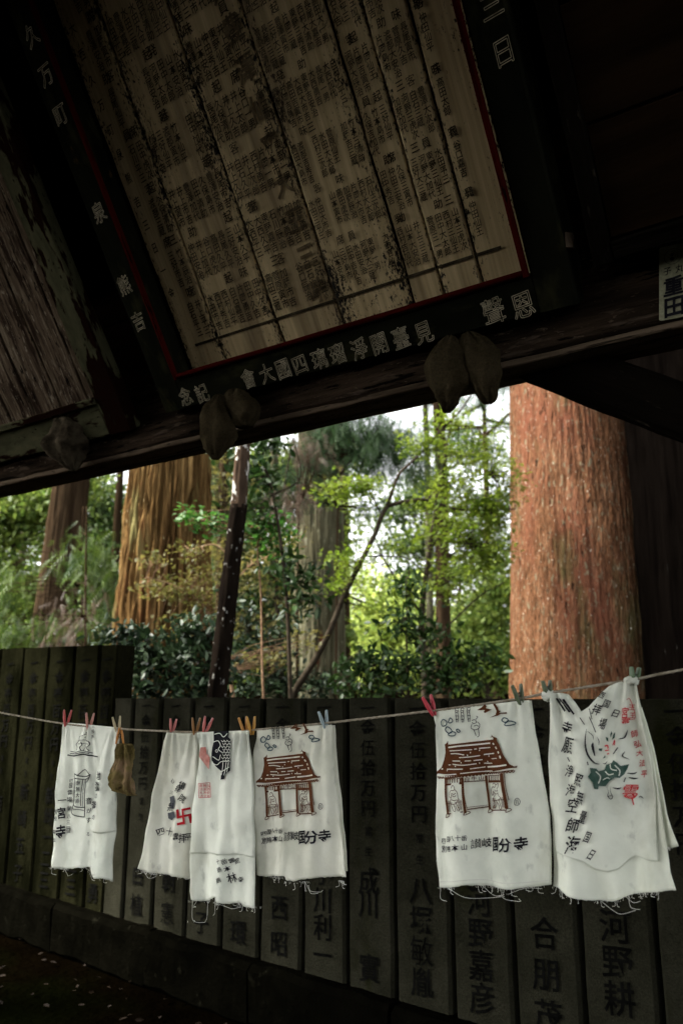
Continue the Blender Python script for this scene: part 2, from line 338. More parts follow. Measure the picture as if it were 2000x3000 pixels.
NAMES = ['竹本', '豊澤', '大西', '高田', '渡部', '石川', '東野', '白石', '水田', '西村', '片岡', '加藤', '久保', '長尾', '仲田', '井上', '三好', '山本', '田中', '菅原', '河野', '谷口']
GIVEN = ['市吉', '久平', '仙王', '仙平', '太郎', '次郎', '三蔵', '嘉吉', '久吉', '虎次', '一男', '清助', '寅市', '安治', '勇吉', '辰治', '加代', '平三', '島市', '秀吉']
FENCE_TXT = ['芳', '河野耕一', '合朋茂', '河野嘉彦', '八塚敏胤', '成川實', '小川利一', '西昭', '田環', '山文子', '朝憲', '白植', '山', '新崎一二三', '新崎五子', '西百子', '大谷正']
allc = ''.join(NAMES + GIVEN + FENCE_TXT) + '一金伍拾万円壱百當生久万町泉熊吉念記會大國四璃瑠淨開臺見聲恩三日丸子重田八十番別格本山讃岐国圏分寺白牛地獄の釜の音がする四国霊場第八三番一宮寺讃岐高松客席味員助発起三花芸人卐平成大師空海御霊場西国拝所照雲無量寿南林鶴姫十番霊場心願成就弘法遍路札所参道鳥居宗浄土院門仁王'
load_glyphs(allc, 'r', 0.0)
load_glyphs(allc, 'b', 0.012)
load_glyphs(allc, 'x', 0.028)

def area(g, f):
    return sum(abs(sum(g[q[i]][0] * g[q[(i + 1) % len(q)]][1] - g[q[(i + 1) % len(q)]][0] * g[q[i]][1] for i in range(len(q)))) / 2 for q in f)
for (key, ch) in list(GL):                                      # bold outlines that lost strokes fall back to the plain ones
    if key != 'r' and len(GL[key, ch][1]) and not 1.02 < area(*GL[key, ch]) / area(*GL['r', ch]) < 2.0: GL[key, ch] = GL['r', ch]
def cut_glyphs():
    for (key, ch) in list(GL):
        g, f = GL[key, ch]
        if len(g) == 0: GL['t' + key, ch] = (g, f); continue
        bm = bmesh.new(); vv = [bm.verts.new((p[0], p[1], 0)) for p in g]
        for q in f:
            try: bm.faces.new([vv[i] for i in q])
            except ValueError: pass
        for ax in ((1, 0, 0), (0, 1, 0)):
            for x in (-.3, -.1, .1, .3):
                bmesh.ops.bisect_plane(bm, geom=bm.verts[:] + bm.edges[:] + bm.faces[:], plane_co=(ax[0] * x, ax[1] * x, 0), plane_no=ax)
        bm.verts.index_update(); GL['t' + key, ch] = (np.array([(v.co.x, v.co.y) for v in bm.verts]), [tuple(v.index for v in q.verts) for q in bm.faces]); bm.free()
cut_glyphs()

# ================================================================== THE SETTING
gx = np.linspace(-90, 90, 61); gy = np.linspace(-60, 120, 61)
vs = []
for y in gy:
    for x in gx:
        dist = math.hypot(x, y); h = 0.0
        if y > 20: h = (y - 20) * .10 + mnoise.noise(Vector((x * .05, y * .05, 0))) * 1.5 * min(1, (y - 20) / 20)
        h += mnoise.noise(Vector((x * .2, y * .2, 3))) * .05 * (1 if dist > 7 else 0)
        vs.append((x, y, h))
fs = [(j * 61 + i, j * 61 + i + 1, (j + 1) * 61 + i + 1, (j + 1) * 61 + i) for j in range(60) for i in range(60)]
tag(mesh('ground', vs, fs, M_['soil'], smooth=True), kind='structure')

# ================================================================== PAVILION (roof over the camera)
pav = thing('wooden_pavilion', 'dark old timber pavilion whose beam and roof frame the top of the view', 'pavilion', W(-2, 2.3, -EYE))
BF, BB, BZ, BH = 2.217, 2.378, 1.0, .285
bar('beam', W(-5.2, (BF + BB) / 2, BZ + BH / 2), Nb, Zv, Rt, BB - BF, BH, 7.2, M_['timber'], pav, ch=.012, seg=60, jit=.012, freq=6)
# underside: sliding-door track, two strips with a groove between
bar('track_strip', W(-5.2, BF + .055, BZ - .006), Nb, Zv, Rt, .10, .022, 7.2, M_['timber_pale_lit'], pav, ch=.004, seg=50, jit=.005, freq=6)
bar('track_strip', W(-5.2, BB - .026, BZ - .006), Nb, Zv, Rt, .045, .022, 7.2, M_['timber_pale_lit'], pav, ch=.004, seg=50, jit=.005, freq=6)
# diagonal brace at the right
p0, p1 = hit(1553, 1119, W(0, 2.33, 0), Nb), hit(2000, 1291, W(0, 2.33, 0), Nb)
bd = (p1 - p0) / np.linalg.norm(p1 - p0); bn = np.cross(Nb, bd); bn = bn if bn[2] > 0 else -bn
bar('brace', p0 + bn * .075 - bd * .05 + Nb * .02, Nb, bn, bd, .09, .15, 1.4, M_['timber_dark'], pav, ch=.012, seg=24, jit=.008, freq=7)
for a, n in ((.95, 2.2), (-4.75, 2.2), (.95, -3.2), (-4.75, -3.2)):
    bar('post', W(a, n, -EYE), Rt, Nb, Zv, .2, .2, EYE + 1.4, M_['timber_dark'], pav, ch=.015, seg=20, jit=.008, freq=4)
z = BZ + BH + .004; k = 0
while z < 2.6:
    hgt = .2
    bar('wall_plank', W(-5.2, 2.33 + (k % 2) * .006, z + hgt / 2), Nb, Zv, Rt, .03, hgt - .006, 7.2, M_['dark_plank'], pav, ch=.004, seg=20, jit=.004, freq=3)
    z += hgt; k += 1
# roof: two slopes of wide boards on rafters, deep eaves
RIDGE_N, RIDGE_Z, EAVE = 0.0, 3.0, 1.42
for side, ne in ((1, 3.15), (-1, -3.9)):
    L_ = math.hypot(ne - RIDGE_N, RIDGE_Z - EAVE)
    dv = (W(0, ne, EAVE) - W(0, RIDGE_N, RIDGE_Z)) / L_; up = np.cross(Rt, dv); up = up if up[2] > 0 else -up
    nb_ = 10
    for k in range(nb_):
        c0 = W(-6.0, RIDGE_N, RIDGE_Z) + dv * (L_ * (k + .5) / nb_) + up * (.1 + .012 * (k % 2))
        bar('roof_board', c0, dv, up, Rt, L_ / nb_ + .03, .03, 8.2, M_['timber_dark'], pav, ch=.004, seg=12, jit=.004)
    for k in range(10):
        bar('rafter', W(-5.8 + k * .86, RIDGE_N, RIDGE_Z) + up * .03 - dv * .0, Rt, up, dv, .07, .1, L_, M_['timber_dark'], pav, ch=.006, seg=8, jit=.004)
bar('ridge_beam', W(-6, 0, 2.98), Nb, Zv, Rt, .16, .2, 8.2, M_['timber_dark'], pav, ch=.01, seg=12, jit=.004)
bar('beam', W(-5.2, -3.2, BZ + BH / 2), Nb, Zv, Rt, .16, BH, 7.2, M_['timber'], pav, ch=.012, seg=20, jit=.006)
for a in (-4.75, .95):
    bar('tie_beam', W(a, -3.2, BZ + BH + .12), Rt, Zv, Nb, .16, .22, 5.5, M_['timber_dark'], pav, ch=.012, seg=20, jit=.006)

# ================================================================== HANGING PLAQUES
LEAN = R(34)
G = -Nb * math.sin(LEAN) + Zv * math.cos(LEAN)                # up the leaning face
NF = -Nb * math.cos(LEAN) - Zv * math.sin(LEAN)               # face normal, towards the viewer
P0 = W(0, 2.16, 1.10)
def Q(a, t, off=0.0): return P0 + Rt * a + G * t + NF * off
def inQ(x, y, off=0.0):
    h = hit(x, y, P0 + NF * off, NF); return float(np.dot(h - P0, Rt)), float(np.dot(h - P0, G))
def rails(root, a0, a1, t0, t1, wd, mat, dep=.07, off=0.0, **k):
    """stiles full height, rails butted between them; front faces at +off"""
    for a in (a0 + wd / 2, a1 - wd / 2):
        bar('stile', Q(a, t0, off - dep / 2), Rt, NF, G, wd, dep, t1 - t0, mat, root, **k)
    for t in (t0 + wd / 2, t1 - wd / 2):
        bar('rail', Q(a0 + wd, t, off - dep / 2 - .002), NF, G, Rt, dep, wd, a1 - a0 - 2 * wd, mat, root, **k)
# --- main plaque
A0, A1, T1 = -2.172, -.768, 1.62; FW = .125
plq = thing('votive_plaque', 'large pale wooden plaque crowded with brushed names in a black and red frame', 'plaque', Q(-1.47, 0))
rails(plq, A0 - FW, A1 + FW, 0, T1 + FW, FW - .012, M_['lacquer'], dep=.13, ch=.006, seg=30, jit=.003)
LIP = .017
for a in (A0 - .001, A1 + .001):
    bar('red_lip', Q(a, FW - .012, .004), Rt, NF, G, LIP, .022, T1 + .02, M_['red_lacquer'], plq, ch=.005, seg=24, jit=.002)
for t in (FW - .001, T1 + .001):
    bar('red_lip', Q(A0 + LIP / 2, t, .003), NF, G, Rt, .022, LIP, A1 - A0 - LIP, M_['red_lacquer'], plq, ch=.005, seg=24, jit=.002)
BD = -.09                                                     # boards sit this deep in the frame
cuts = [A0 + .006] + [inQ(x, y, -.09)[0] for x, y in ((657, 1040), (826, 988), (1001, 930), (1205, 870), (1295, 845), (1405, 800))] + [A1 - .006]
cuts = sorted(cuts); planks = []
for i in range(len(cuts) - 1):
    a, b = cuts[i] + .004, cuts[i + 1] - .004
    dz = BD + random.uniform(-.004, .004)
    o = bar('plank', Q((a + b) / 2, .10, dz - .012), Rt, NF, G, b - a, .022, T1 - .1, M_['cream_board'], plq, ch=.004, seg=40, jit=.0035, freq=7)
    planks.append((a, b, dz, o))
mesh('back_board', [tuple(Q(a, t, BD - .05)) for a, t in ((A0 - .03, .02), (A1 + .03, .02), (A1 + .03, T1), (A0 - .03, T1))], [(0, 1, 2, 3)], M_['timber_dark'], plq)
# brushed names: bands of vertical names with headings between
items = [[] for _ in planks]
def put_char(ch, a, t, sx, sy):
    for i, (x0, x1, dz, o) in enumerate(planks):
        if x0 + sx * .42 < a < x1 - sx * .42:
            items[i].append((ch, a, t, sx, sy)); return
rr = random.Random(3)
for i, (x0, x1, dz, o) in enumerate(planks):
    cs = .034 if i < 3 else .0265
    t = .235
    lo_, hi_ = (x0 + .085 if i == 0 else x0 + .008), (x1 - .1 if i == len(planks) - 1 else x1 - .008)
    nc = int((hi_ - lo_) / (cs * .98))
    if nc < 1: continue
    pit = (hi_ - lo_) / nc
    while t < T1 - .1:
        rows = 4 if i < 3 else 5; band = rows * cs * .98
        for c in range(nc):
            nm = rr.choice(NAMES) + rr.choice(['', '', '三', '大', '吉'])[:max(0, rows - 4)] + rr.choice(GIVEN)
            if rr.random() < .95:
                for k, ch in enumerate(nm[:rows]):
                    items[i].append((ch, lo_ + (c + .5) * pit + rr.uniform(-.0015, .0015), t + band - (k + .5) * cs * .98, min(pit, cs) * .9, cs * 1.02))
        t += band + cs * .45
        for ch in rr.sample('客席味員助発起三', 2):
            items[i].append((ch, rr.uniform(lo_ + .02, hi_ - .02), t + cs * .5, cs * 1.15, cs * 1.2))
        t += cs * 1.25
faint = [(ch, cuts[3] - .055, .26 + (9 - k) * .12, .075, .085) for k, ch in enumerate('芸人豊澤仙平大王三味')]   # the large faded column
for k, ch in enumerate('大西久万町泉熊吉三日一金'):
    put_char(ch, A0 + .052, .42 + (11 - k) * .085, .03, .04)
for i, (x0, x1, dz, o) in enumerate(planks):
    if items[i]: tag(plane_text('lettering', items[i], P0, Rt, G, NF, M_['faded_ink'], o, off=dz + .0026, key='b'), kind='stuff')
    if i == 2: tag(plane_text('lettering', faint, P0, Rt, G, NF, M_['faint_ink'], o, off=dz + .0022, key='x'), kind='stuff')
    a, b = x0, x1
    mesh('ruled_line', [tuple(Q(aa, tt, dz + .0022)) for aa, tt in ((max(a, A0 + .07), .205), (min(b, A1 - .08), .205), (min(b, A1 - .08), .215), (max(a, A0 + .07), .215))], [(0, 1, 2, 3)], M_['faded_ink'], o)
# gold outlined characters on the frame
gold = []
for ch, x, y in (('久', 97, 103), ('万', 138, 218), ('町', 180, 335), ('泉', 293, 622), ('熊', 367, 835), ('吉', 408, 940), ('三', 1440, 15), ('日', 1475, 150),
                 ('念', 546, 1161), ('記', 594, 1151), ('會', 730, 1108), ('大', 783, 1093), ('國', 831, 1079), ('四', 880, 1066), ('璃', 937, 1051), ('瑠', 990, 1036),
                 ('淨', 1054, 1021), ('開', 1112, 1005), ('臺', 1175, 989), ('見', 1242, 973), ('聲', 1446, 910), ('恩', 1532, 893)):
    a, t = inQ(x, y); k = 1.0 if ch not in '聲恩' else 1.12
    gold.append((ch, a, t, .066 * k, .074 * k))
plane_text('gold_character', gold, P0, Rt, G, NF, M_['gold_line'], plq, off=.005, line=.03, split=True)
# --- second plaque, left edge of the view: peeling frame, bare brown planks
p2 = thing('weathered_plaque', 'weathered brown plank plaque in a peeling grey-green frame at the left edge', 'plaque', Q(-3.3, 0))
rails(p2, -4.3, -2.505, -.03, 1.75, .14, M_['old_paint'], dep=.06, ch=.006, seg=30, jit=.006)
for t in (.128,):
    bar('moulding', Q(-4.16, t - .005, .006), NF, G, Rt, .02, .03, 1.515, M_['old_paint'], p2, ch=.004, seg=16, jit=.003)
a = -4.155
while a < -2.66:
    b = min(a + random.uniform(.16, .2), -2.647)
    bar('plank', Q((a + b) / 2, .1, -.035 + random.uniform(-.004, .004)), Rt, NF, G, b - a - .007, .02, 1.6, M_['brown_plank'], p2, ch=.004, seg=50, jit=.005, freq=9); a = b
# --- third plaque, right: dark, thin frame
p3 = thing('dark_plaque', 'dark plank plaque with thin worn frame hanging in shadow at upper right', 'plaque', Q(0, .08))
rails(p3, -.578, .85, .085, 1.7, .055, M_['timber_dark'], dep=.05, ch=.006, seg=26, jit=.005)
for k in range(5):
    bar('plank', Q(-.52, .145 + k * .3 + .148, -.03 + .003 * (k % 2)), NF, G, Rt, .02, .294, 1.31, M_['dark_plank'], p3, ch=.004, seg=14, jit=.004)
bar('knob', hit(1655, 712, W(0, 2.1, 0), Nb) - Zv * .025, Rt, Nb, Zv, .04, .04, .05, M_['timber_pale_lit'], pav, ch=.014, seg=4, jit=.006, freq=40)

# ================================================================== PAPER STICKER ON THE BEAM
sc4 = [(1897, 735), (1979, 712), (2014, 928), (1930, 942)]
h4 = [hit(x, y, W(0, BF - .004, 0), Nb) for x, y in sc4]
st = thing('paper_label', 'pale paper pilgrim sticker with bold black characters on the beam', 'sticker', h4[3])
ux = (h4[2] - h4[3]); sw = np.linalg.norm(ux); ux /= sw; uy = h4[0] - h4[3]; uy -= ux * np.dot(uy, ux); shh = np.linalg.norm(uy); uy /= shh
O4 = h4[3] - Nb * .004
def rr_poly(w_, h_, r_):
    out = []
    for cx, cy, s in ((w_ - r_, r_, -90), (w_ - r_, h_ - r_, 0), (r_, h_ - r_, 90), (r_, r_, 180)):
        for k in range(4): q = R(s + k * 30); out.append((cx + r_ * math.cos(q), cy + r_ * math.sin(q)))
    return out
pl = rr_poly(sw, shh, .006); nn = len(pl)
mesh('sheet', [tuple(O4 + ux * x + uy * y) for x, y in pl] + [tuple(O4 + ux * x + uy * y + Nb * .0015) for x, y in pl],
     [tuple(range(nn))] + [(i, i + nn, (i + 1) % nn + nn, (i + 1) % nn) for i in range(nn)], M_['paper'], st)
plane_text('printed_character', [('丸', sw * .73, shh * .66, sw * .3, shh * .115), ('子', sw * .3, shh * .655, sw * .3, shh * .115)], O4, ux, uy, -Nb, M_['ink'], st, key='b', split=True)
plane_text('printed_character', [('重', sw * .52, shh * .435, sw * .74, shh * .27), ('田', sw * .54, shh * .165, sw * .8, shh * .29)], O4, ux, uy, -Nb, M_['ink'], st, key='x', off=.0018, split=True)
def ring(cx, cy, r0, r1, n=28, a0=0, a1=360):
    vs, fs = [], []
    for i in range(n + 1):
        q = R(a0 + (a1 - a0) * i / n); vs += [(cx + r0 * math.cos(q), cy + r0 * math.sin(q)), (cx + r1 * math.cos(q), cy + r1 * math.sin(q))]
    for i in range(n): fs.append((2 * i, 2 * i + 1, 2 * i + 3, 2 * i + 2))
    return vs, fs
rv, rf = join([ring(sw * .5, shh * .84, sw * .3, sw * .315), ring(sw * .43, shh * .84, sw * .225, sw * .24, 14, -70, 70), ring(sw * .36, shh * .84, sw * .215, sw * .23, 14, -75, 75)])
mesh('crest', [tuple(O4 + ux * x + uy * y - Nb * (.0014)) for x, y in rv], rf, M_['ink'], st)
bl, bf = join([ring(sw * .47, shh * .865, 0.0001, sw * .06, 10), ring(sw * .46, shh * .81, .0001, sw * .08, 10)])
mesh('crest', [tuple(O4 + ux * x + uy * y - Nb * (.0014)) for x, y in bl], bf, M_['ink'], st)

# ================================================================== LUMPY CLOTH PADS hung where plaque meets beam
def loft(name, rows, ox, oy, sc, npl, mat, root_label, cat, depth=.8, bumpy=.012, group=None, seed=0, pleat=.007):
    rows = [(oy + y / sc, ox + l / sc, ox + r / sc) for y, l, r in rows]
    ys = np.linspace(rows[0][0], rows[-1][0], 48)
    ls = np.interp(ys, [r[0] for r in rows], [r[1] for r in rows]); rs = np.interp(ys, [r[0] for r in rows], [r[2] for r in rows])
    vs, fs, NS = [], [], 56
    for i, y in enumerate(ys):
        aL, z = inB(ls[i], y, npl); aR, _ = inB(rs[i], y, npl); c, r = (aL + aR) / 2, abs(aR - aL) / 2
        if i in (0, len(ys) - 1): r *= .35
        for j in range(NS):
            q = 2 * math.pi * j / NS
            p = W(c + r * math.cos(q), npl + r * depth * math.sin(q), z)
            v = Vector(p); s_ = Vector((seed, seed * 2, 0))
            d = mnoise.noise(v * 9 + s_) * bumpy + mnoise.noise(v * 26 + s_) * bumpy * .35 + mnoise.noise(v * 70 + s_) * bumpy * .12
            gth = min(i, len(ys) - 1 - i) / (len(ys) / 2); d += pleat * math.sin(7 * q + 3 * mnoise.noise(v * 6 + s_) + i * .12) * (1.15 - gth)
            p = p + (Rt * math.cos(q) + Nb * math.sin(q)) * d; vs.append(tuple(p))
    for i in range(len(ys) - 1):
        for j in range(NS): fs.append((i * NS + j, i * NS + (j + 1) % NS, (i + 1) * NS + (j + 1) % NS, (i + 1) * NS + j))
    fs.append(tuple(range(NS - 1, -1, -1))); fs.append(tuple((len(ys) - 1) * NS + j for j in range(NS)))
    return tag(mesh(name, vs, fs, mat, smooth=True), root_label, cat, group)
PADS = 'stuffed cloth pads under the plaques'
loft('cloth_pad', [(350, 385, 430), (450, 310, 460), (550, 230, 490), (650, 190, 530), (750, 185, 570), (850, 205, 600), (950, 230, 610), (1050, 260, 560), (1130, 310, 480), (1200, 355, 400)], 550, 1080, 4.48, 2.12, M_['pad_cloth'], 'long lumpy grey cloth pad below the corner left of centre', 'cloth pad', .7, .014, PADS, 1)
loft('cloth_pad', [(275, 550, 640), (350, 490, 740), (450, 445, 830), (540, 480, 900), (600, 560, 930), (680, 600, 910), (740, 640, 850), (780, 740, 820)], 550, 1080, 4.48, 2.15, M_['pad_cloth'], 'small rounded grey cloth pad tucked beside the long left pad', 'cloth pad', .6, .018, PADS, 5)
loft('cloth_pad', [(165, 500, 545), (260, 400, 590), (350, 325, 640), (450, 265, 690), (560, 220, 700), (680, 225, 740), (800, 250, 800), (900, 305, 780), (1000, 345, 680), (1080, 400, 640), (1150, 450, 530), (1165, 475, 510)], 1200, 950, 4.48, 2.11, M_['pad_cloth'], 'broad lumpy grey cloth pad, left of the right-hand pair', 'cloth pad', .6, .014, PADS, 9)
loft('cloth_pad', [(105, 745, 790), (160, 715, 880), (250, 690, 1000), (350, 705, 1090), (450, 715, 1180), (560, 745, 1195), (660, 770, 1180), (760, 800, 1160), (850, 850, 1130), (930, 900, 1105), (1000, 950, 1100), (1050, 1000, 1060)], 1200, 950, 4.48, 2.12, M_['pad_cloth'], 'narrow grey cloth pad nearest the red trunk, right of the pair', 'cloth pad', .6, .012, PADS, 14)
loft('cloth_pad', [(560, 540, 600), (620, 500, 700), (700, 470, 720), (780, 450, 760), (860, 450, 790), (920, 500, 730), (980, 600, 700), (1040, 660, 690)], 0, 1050, 3.136, 2.14, M_['frayed_cloth'], 'frayed pale rag pad below the weathered plaque', 'cloth pad', .6, .04, PADS, 21)

# ================================================================== STONE FENCE
MF = 3.0
qs = [.915 - .28, .915] + [1.193, 1.469, 1.745, 2.023, 2.312, 2.579, 2.852, 3.140, 3.420, 3.705, 3.989, 4.262, 4.47]
fen = thing('stone_fence', 'low dark stone fence of close-set inscribed pillars along the front', 'fence', F(2.5, MF + .1, -EYE))
def carve(o, q, txt, top, cs, names):
    """inscription down the middle of a pillar"""
    it = []; z = top
    for ch in txt:
        it.append((ch, 0, z, cs * 1.15, cs)); z -= cs * 1.13
    for ch in '當生': it.append((ch, 0, z - .01, .042, .042)); z -= .085
    n = len(names); z0 = z - .045; z1 = -1.13; 
    fr = {1: [.8], 2: [.55, 1], 3: [0, .27, 1] if names[0] == '成' else [.2, .6, 1]}.get(n) or [k / (n - 1) for k in range(n)]
    for k, ch in enumerate(names):
        it.append((ch, 0, z0 + (z1 - z0) * fr[k], .118, .118))
    plane_text('carved_character', it, F(q, MF, 0), -D, Zv, -Mf, M_['ink_carved'], o, off=.0062, key='b', split=True)
for i in range(len(qs) - 1):
    q0, q1 = qs[i] + .011, qs[i + 1] - .011
    zt = random.uniform(-.004, .002)
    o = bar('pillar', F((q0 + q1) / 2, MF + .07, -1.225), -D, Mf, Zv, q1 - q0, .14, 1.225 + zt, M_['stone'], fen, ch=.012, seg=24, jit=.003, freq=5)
    if 1 <= i < 13: carve(o, (q0 + q1) / 2, '一金伍拾万円', -.045, .077, FENCE_TXT[i - 1])
tal = thing('tall_stone_fence', 'taller mossy stone fence section with inscribed pillars at far left', 'fence', F(5.2, MF + .1, -EYE))
qt = [4.46, 4.66, 4.95, 5.28, 5.62, 5.96, 6.3, 6.64]
for i in range(len(qt) - 1):
    q0, q1 = qt[i] + .009, qt[i + 1] - .009
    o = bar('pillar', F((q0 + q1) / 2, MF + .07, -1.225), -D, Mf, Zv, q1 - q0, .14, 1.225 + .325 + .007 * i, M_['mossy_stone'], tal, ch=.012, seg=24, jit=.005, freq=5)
    if i >= 0: carve(o, (q0 + q1) / 2, '一金壱百万円', .24, .095, ['井勇', '新崎一二三', '新崎一二三', '新崎五子', '西百子', '大谷正', '河野嘉彦'][i])
q = .3; k = 0
while q < 6.9:
    l = random.uniform(.75, 1.1); root = fen if q < 4.0 else tal
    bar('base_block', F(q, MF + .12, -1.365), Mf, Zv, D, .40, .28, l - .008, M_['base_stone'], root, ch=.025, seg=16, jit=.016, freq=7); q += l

# ================================================================== CLOTHESLINE
NL = 1.89
lp = [(-4.65, .30), (-4.0, .12), (-3.4, .012)] + [inB(x, y, NL) for x, y in ((0, 2087), (185, 2120), (345, 2135), (500, 2143), (650, 2146), (760, 2137), (950, 2119), (1270, 2082), (1500, 2050), (1610, 2030), (1860, 1990), (2000, 1962))] + [(.2, .16), (.9, .31)]
lpts = smooth_path([W(a, NL, z) for a, z in lp], 8)
def line_z(a): return float(np.interp(a, [p[0] for p in lp], [p[1] for p in lp]))
strands = []
tot = len(lpts)
for ph in (0, 2.1, 4.2):                                        # three-strand twist
    pts = []
    for i in range(tot * 5 - 4):
        t = i / 5; j = min(int(t), tot - 2); p = lpts[j] * (1 - (t - j)) + lpts[j + 1] * (t - j)
        q = ph + i * 1.1
        pts.append(p + (Zv * math.cos(q) + Nb * math.sin(q)) * .0016)
    strands.append(tube_geo(pts, .0019, 5))
tag(mesh('clothesline', *join(strands), M_['rope'], smooth=True), 'thin twisted pale cord stretched across and hung with cotton towels', 'clothesline')

# ================================================================== TOWELS
def resample(poly, n):
    P = np.array(poly, float); d = np.r_[0, np.cumsum(np.linalg.norm(np.diff(P, axis=0), axis=1))]; t = np.linspace(0, d[-1], n)
    return np.c_[np.interp(t, d, P[:, 0]), np.interp(t, d, P[:, 1])]
PEG_A = [inB(x, 2100, NL)[0] for x in (196, 262, 344, 506, 573, 604, 716, 737, 950, 1262, 1520)]
class Chars(tuple): pass
class Towel:
    def __init__(s, name, label, ox, oy, sc, mat, amp=.005, seed=0, n=NL, extra=None):
        s.T = lambda p: np.array([ox + p[0] / sc, oy + p[1] / sc]); s.sc = sc; s.mat = mat; s.amp = amp; s.n = n; s.extra = extra; s.k = 0
        rg = random.Random(seed); s.w = [(rg.uniform(22, 60), rg.uniform(0, 6), rg.uniform(-6, 6), rg.uniform(.5, 1)) for _ in range(4)]
        s.w += [(rg.uniform(90, 130), rg.uniform(0, 6), rg.uniform(-10, 10), .3)]
        s.seed = seed; s.name = name; s.label = label; s.root = None
    def fold(s, a, z):
        top = line_z(a); dz = max(0.0, top - z); ramp = min(1, dz / .16) ** 1.3 * .9 + .1
        v = sum(A * math.sin(k * a + ph + tl * dz) for k, ph, tl, A in s.w) / 2.2
        v = v * s.amp * 1.3 * ramp + mnoise.noise(Vector((a * 14, z * 14, s.seed))) * .007 * ramp + mnoise.noise(Vector((a * 34, z * 22, s.seed + 4))) * .0022 * ramp
        for ap in PEG_A:
            d_ = a - ap
            v += .0055 * math.sin(75 * d_ / (.25 + dz * 3.2)) * math.exp(-(d_ / (.022 + .45 * dz)) ** 2) * math.exp(-dz * 7) * min(1, dz / .015)
        if s.extra: v += s.extra(a, z, dz)
        return v
    def pos(s, px, off):
        a, z = inB(px[0], px[1], s.n); return W(a, s.n - s.fold(a, z) - off, z)
    def sheet(s, nm, L, Rr, T, B, off=0.0, nu=44, nv=60, mat=None, part=True):
        L, Rr, T, B = [resample([s.T(p) for p in q], m) for q, m in ((L, nv), (Rr, nv), (T, nu), (B, nu))]
        vs = []
        for j in range(nv):
            v = j / (nv - 1)
            for i in range(nu):
                u = i / (nu - 1)
                p = (1 - v) * T[i] + v * B[i] + (1 - u) * L[j] + u * Rr[j] - ((1 - u) * (1 - v) * T[0] + u * (1 - v) * T[-1] + (1 - u) * v * B[0] + u * v * B[-1])
                if j == nv - 1: p = p + np.array([0, rrj.uniform(-1.2, 1.2)])
                vs.append(tuple(s.pos(p, off)))
        fs = [(j * nu + i, j * nu + i + 1, (j + 1) * nu + i + 1, (j + 1) * nu + i) for j in range(nv - 1) for i in range(nu - 1)]
        if s.root is None:
            s.root = thing(s.name, s.label, 'towel', vs[nu // 2], 'cotton towels on the clothesline')
        o = mesh(nm, vs, fs, mat or s.mat, s.root, smooth=True)
        md = o.modifiers.new('thick', 'SOLIDIFY'); md.thickness = .0012; md.offset = 0
        return o
    def fill(s, poly, off=None):
        """polygon in crop pixels -> small pieces that follow the cloth"""
        bm = bmesh.new(); vv = [bm.verts.new((p[0], p[1], 0)) for p in poly]; bm.faces.new(vv)
        xs = [p[0] for p in poly]; ys = [p[1] for p in poly]; st_ = 11 * s.sc
        for ax, lo_, hi_ in (((1, 0, 0), min(xs), max(xs)), ((0, 1, 0), min(ys), max(ys))):
            x = lo_ + st_
            while x < hi_:
                bmesh.ops.bisect_plane(bm, geom=bm.verts[:] + bm.edges[:] + bm.faces[:], plane_co=(ax[0] * x, ax[1] * x, 0), plane_no=ax); x += st_
        bmesh.ops.triangulate(bm, faces=bm.faces[:])
        bm.verts.index_update(); V = [v.co.copy() for v in bm.verts]; Fc = [tuple(v.index for v in f.verts) for f in bm.faces]; bm.free()
        h = (off if off is not None else .0032) + (s.k % 6) * .00012; s.k += 1
        return [tuple(s.pos(s.T((v.x, v.y)), h)) for v in V], Fc
    def stroke(s, pts, w_, closed=False, taper=False, off=None):
        P = [np.array(p, float) for p in pts]
        if closed: P = P + [P[0], P[1]]
        if len(P) > 2: P = [p for p in smooth_path(P, 3)]
        V, Fc = [], []; h = (off if off is not None else .0034) + (s.k % 9) * .00012; s.k += 1
        for i, p in enumerate(P):
            t = P[min(i + 1, len(P) - 1)] - P[max(i - 1, 0)]; t = t / (np.linalg.norm(t) + 1e-9); n = np.array([-t[1], t[0]])
            ww = w_ / 2 * (1 if not taper else max(.25, math.sin(math.pi * (i + .6) / (len(P) + .2))))
            for sgn in (-1, 1): V.append(tuple(s.pos(s.T(p + n * ww * sgn), h)))
        for i in range(len(P) - 1): Fc.append((2 * i, 2 * i + 1, 2 * i + 3, 2 * i + 2))
        return V, Fc
    def chars(s, items, key='r', off=.0034):
        parts = []
        for it in items:
            ch, cx, cy, sw_, sh_ = it[:5]; rot = it[5] if len(it) > 5 else 0
            g, f = GL['tr' if sh_ / s.sc < 11 else 'tb' if sh_ / s.sc < 32 or s.seed == 6 else 'tx', ch]; q = g * np.array([sw_, -sh_]); c, sn = math.cos(rot), math.sin(rot)
            X = cx + q[:, 0] * c - q[:, 1] * sn; Y = cy + q[:, 0] * sn + q[:, 1] * c
            h = off + (s.k % 5) * .00012; s.k += 1
            parts.append(([tuple(s.pos(s.T(p), h)) for p in zip(X, Y)], f))
        out = Chars(join(parts)); out.parts = parts; return out
    def ink(s, nm, parts, mat):
        if nm in ('lettering', 'red_lettering'):                 # every printed character is a part of its own
            for p in parts:
                if isinstance(p, Chars):
                    for q in p.parts: mesh('printed_character', *q, M_[mat], s.root)
                else: mesh('printed_mark', *p, M_[mat], s.root)
            return
        return mesh(nm, *join(parts), M_[mat], s.root)
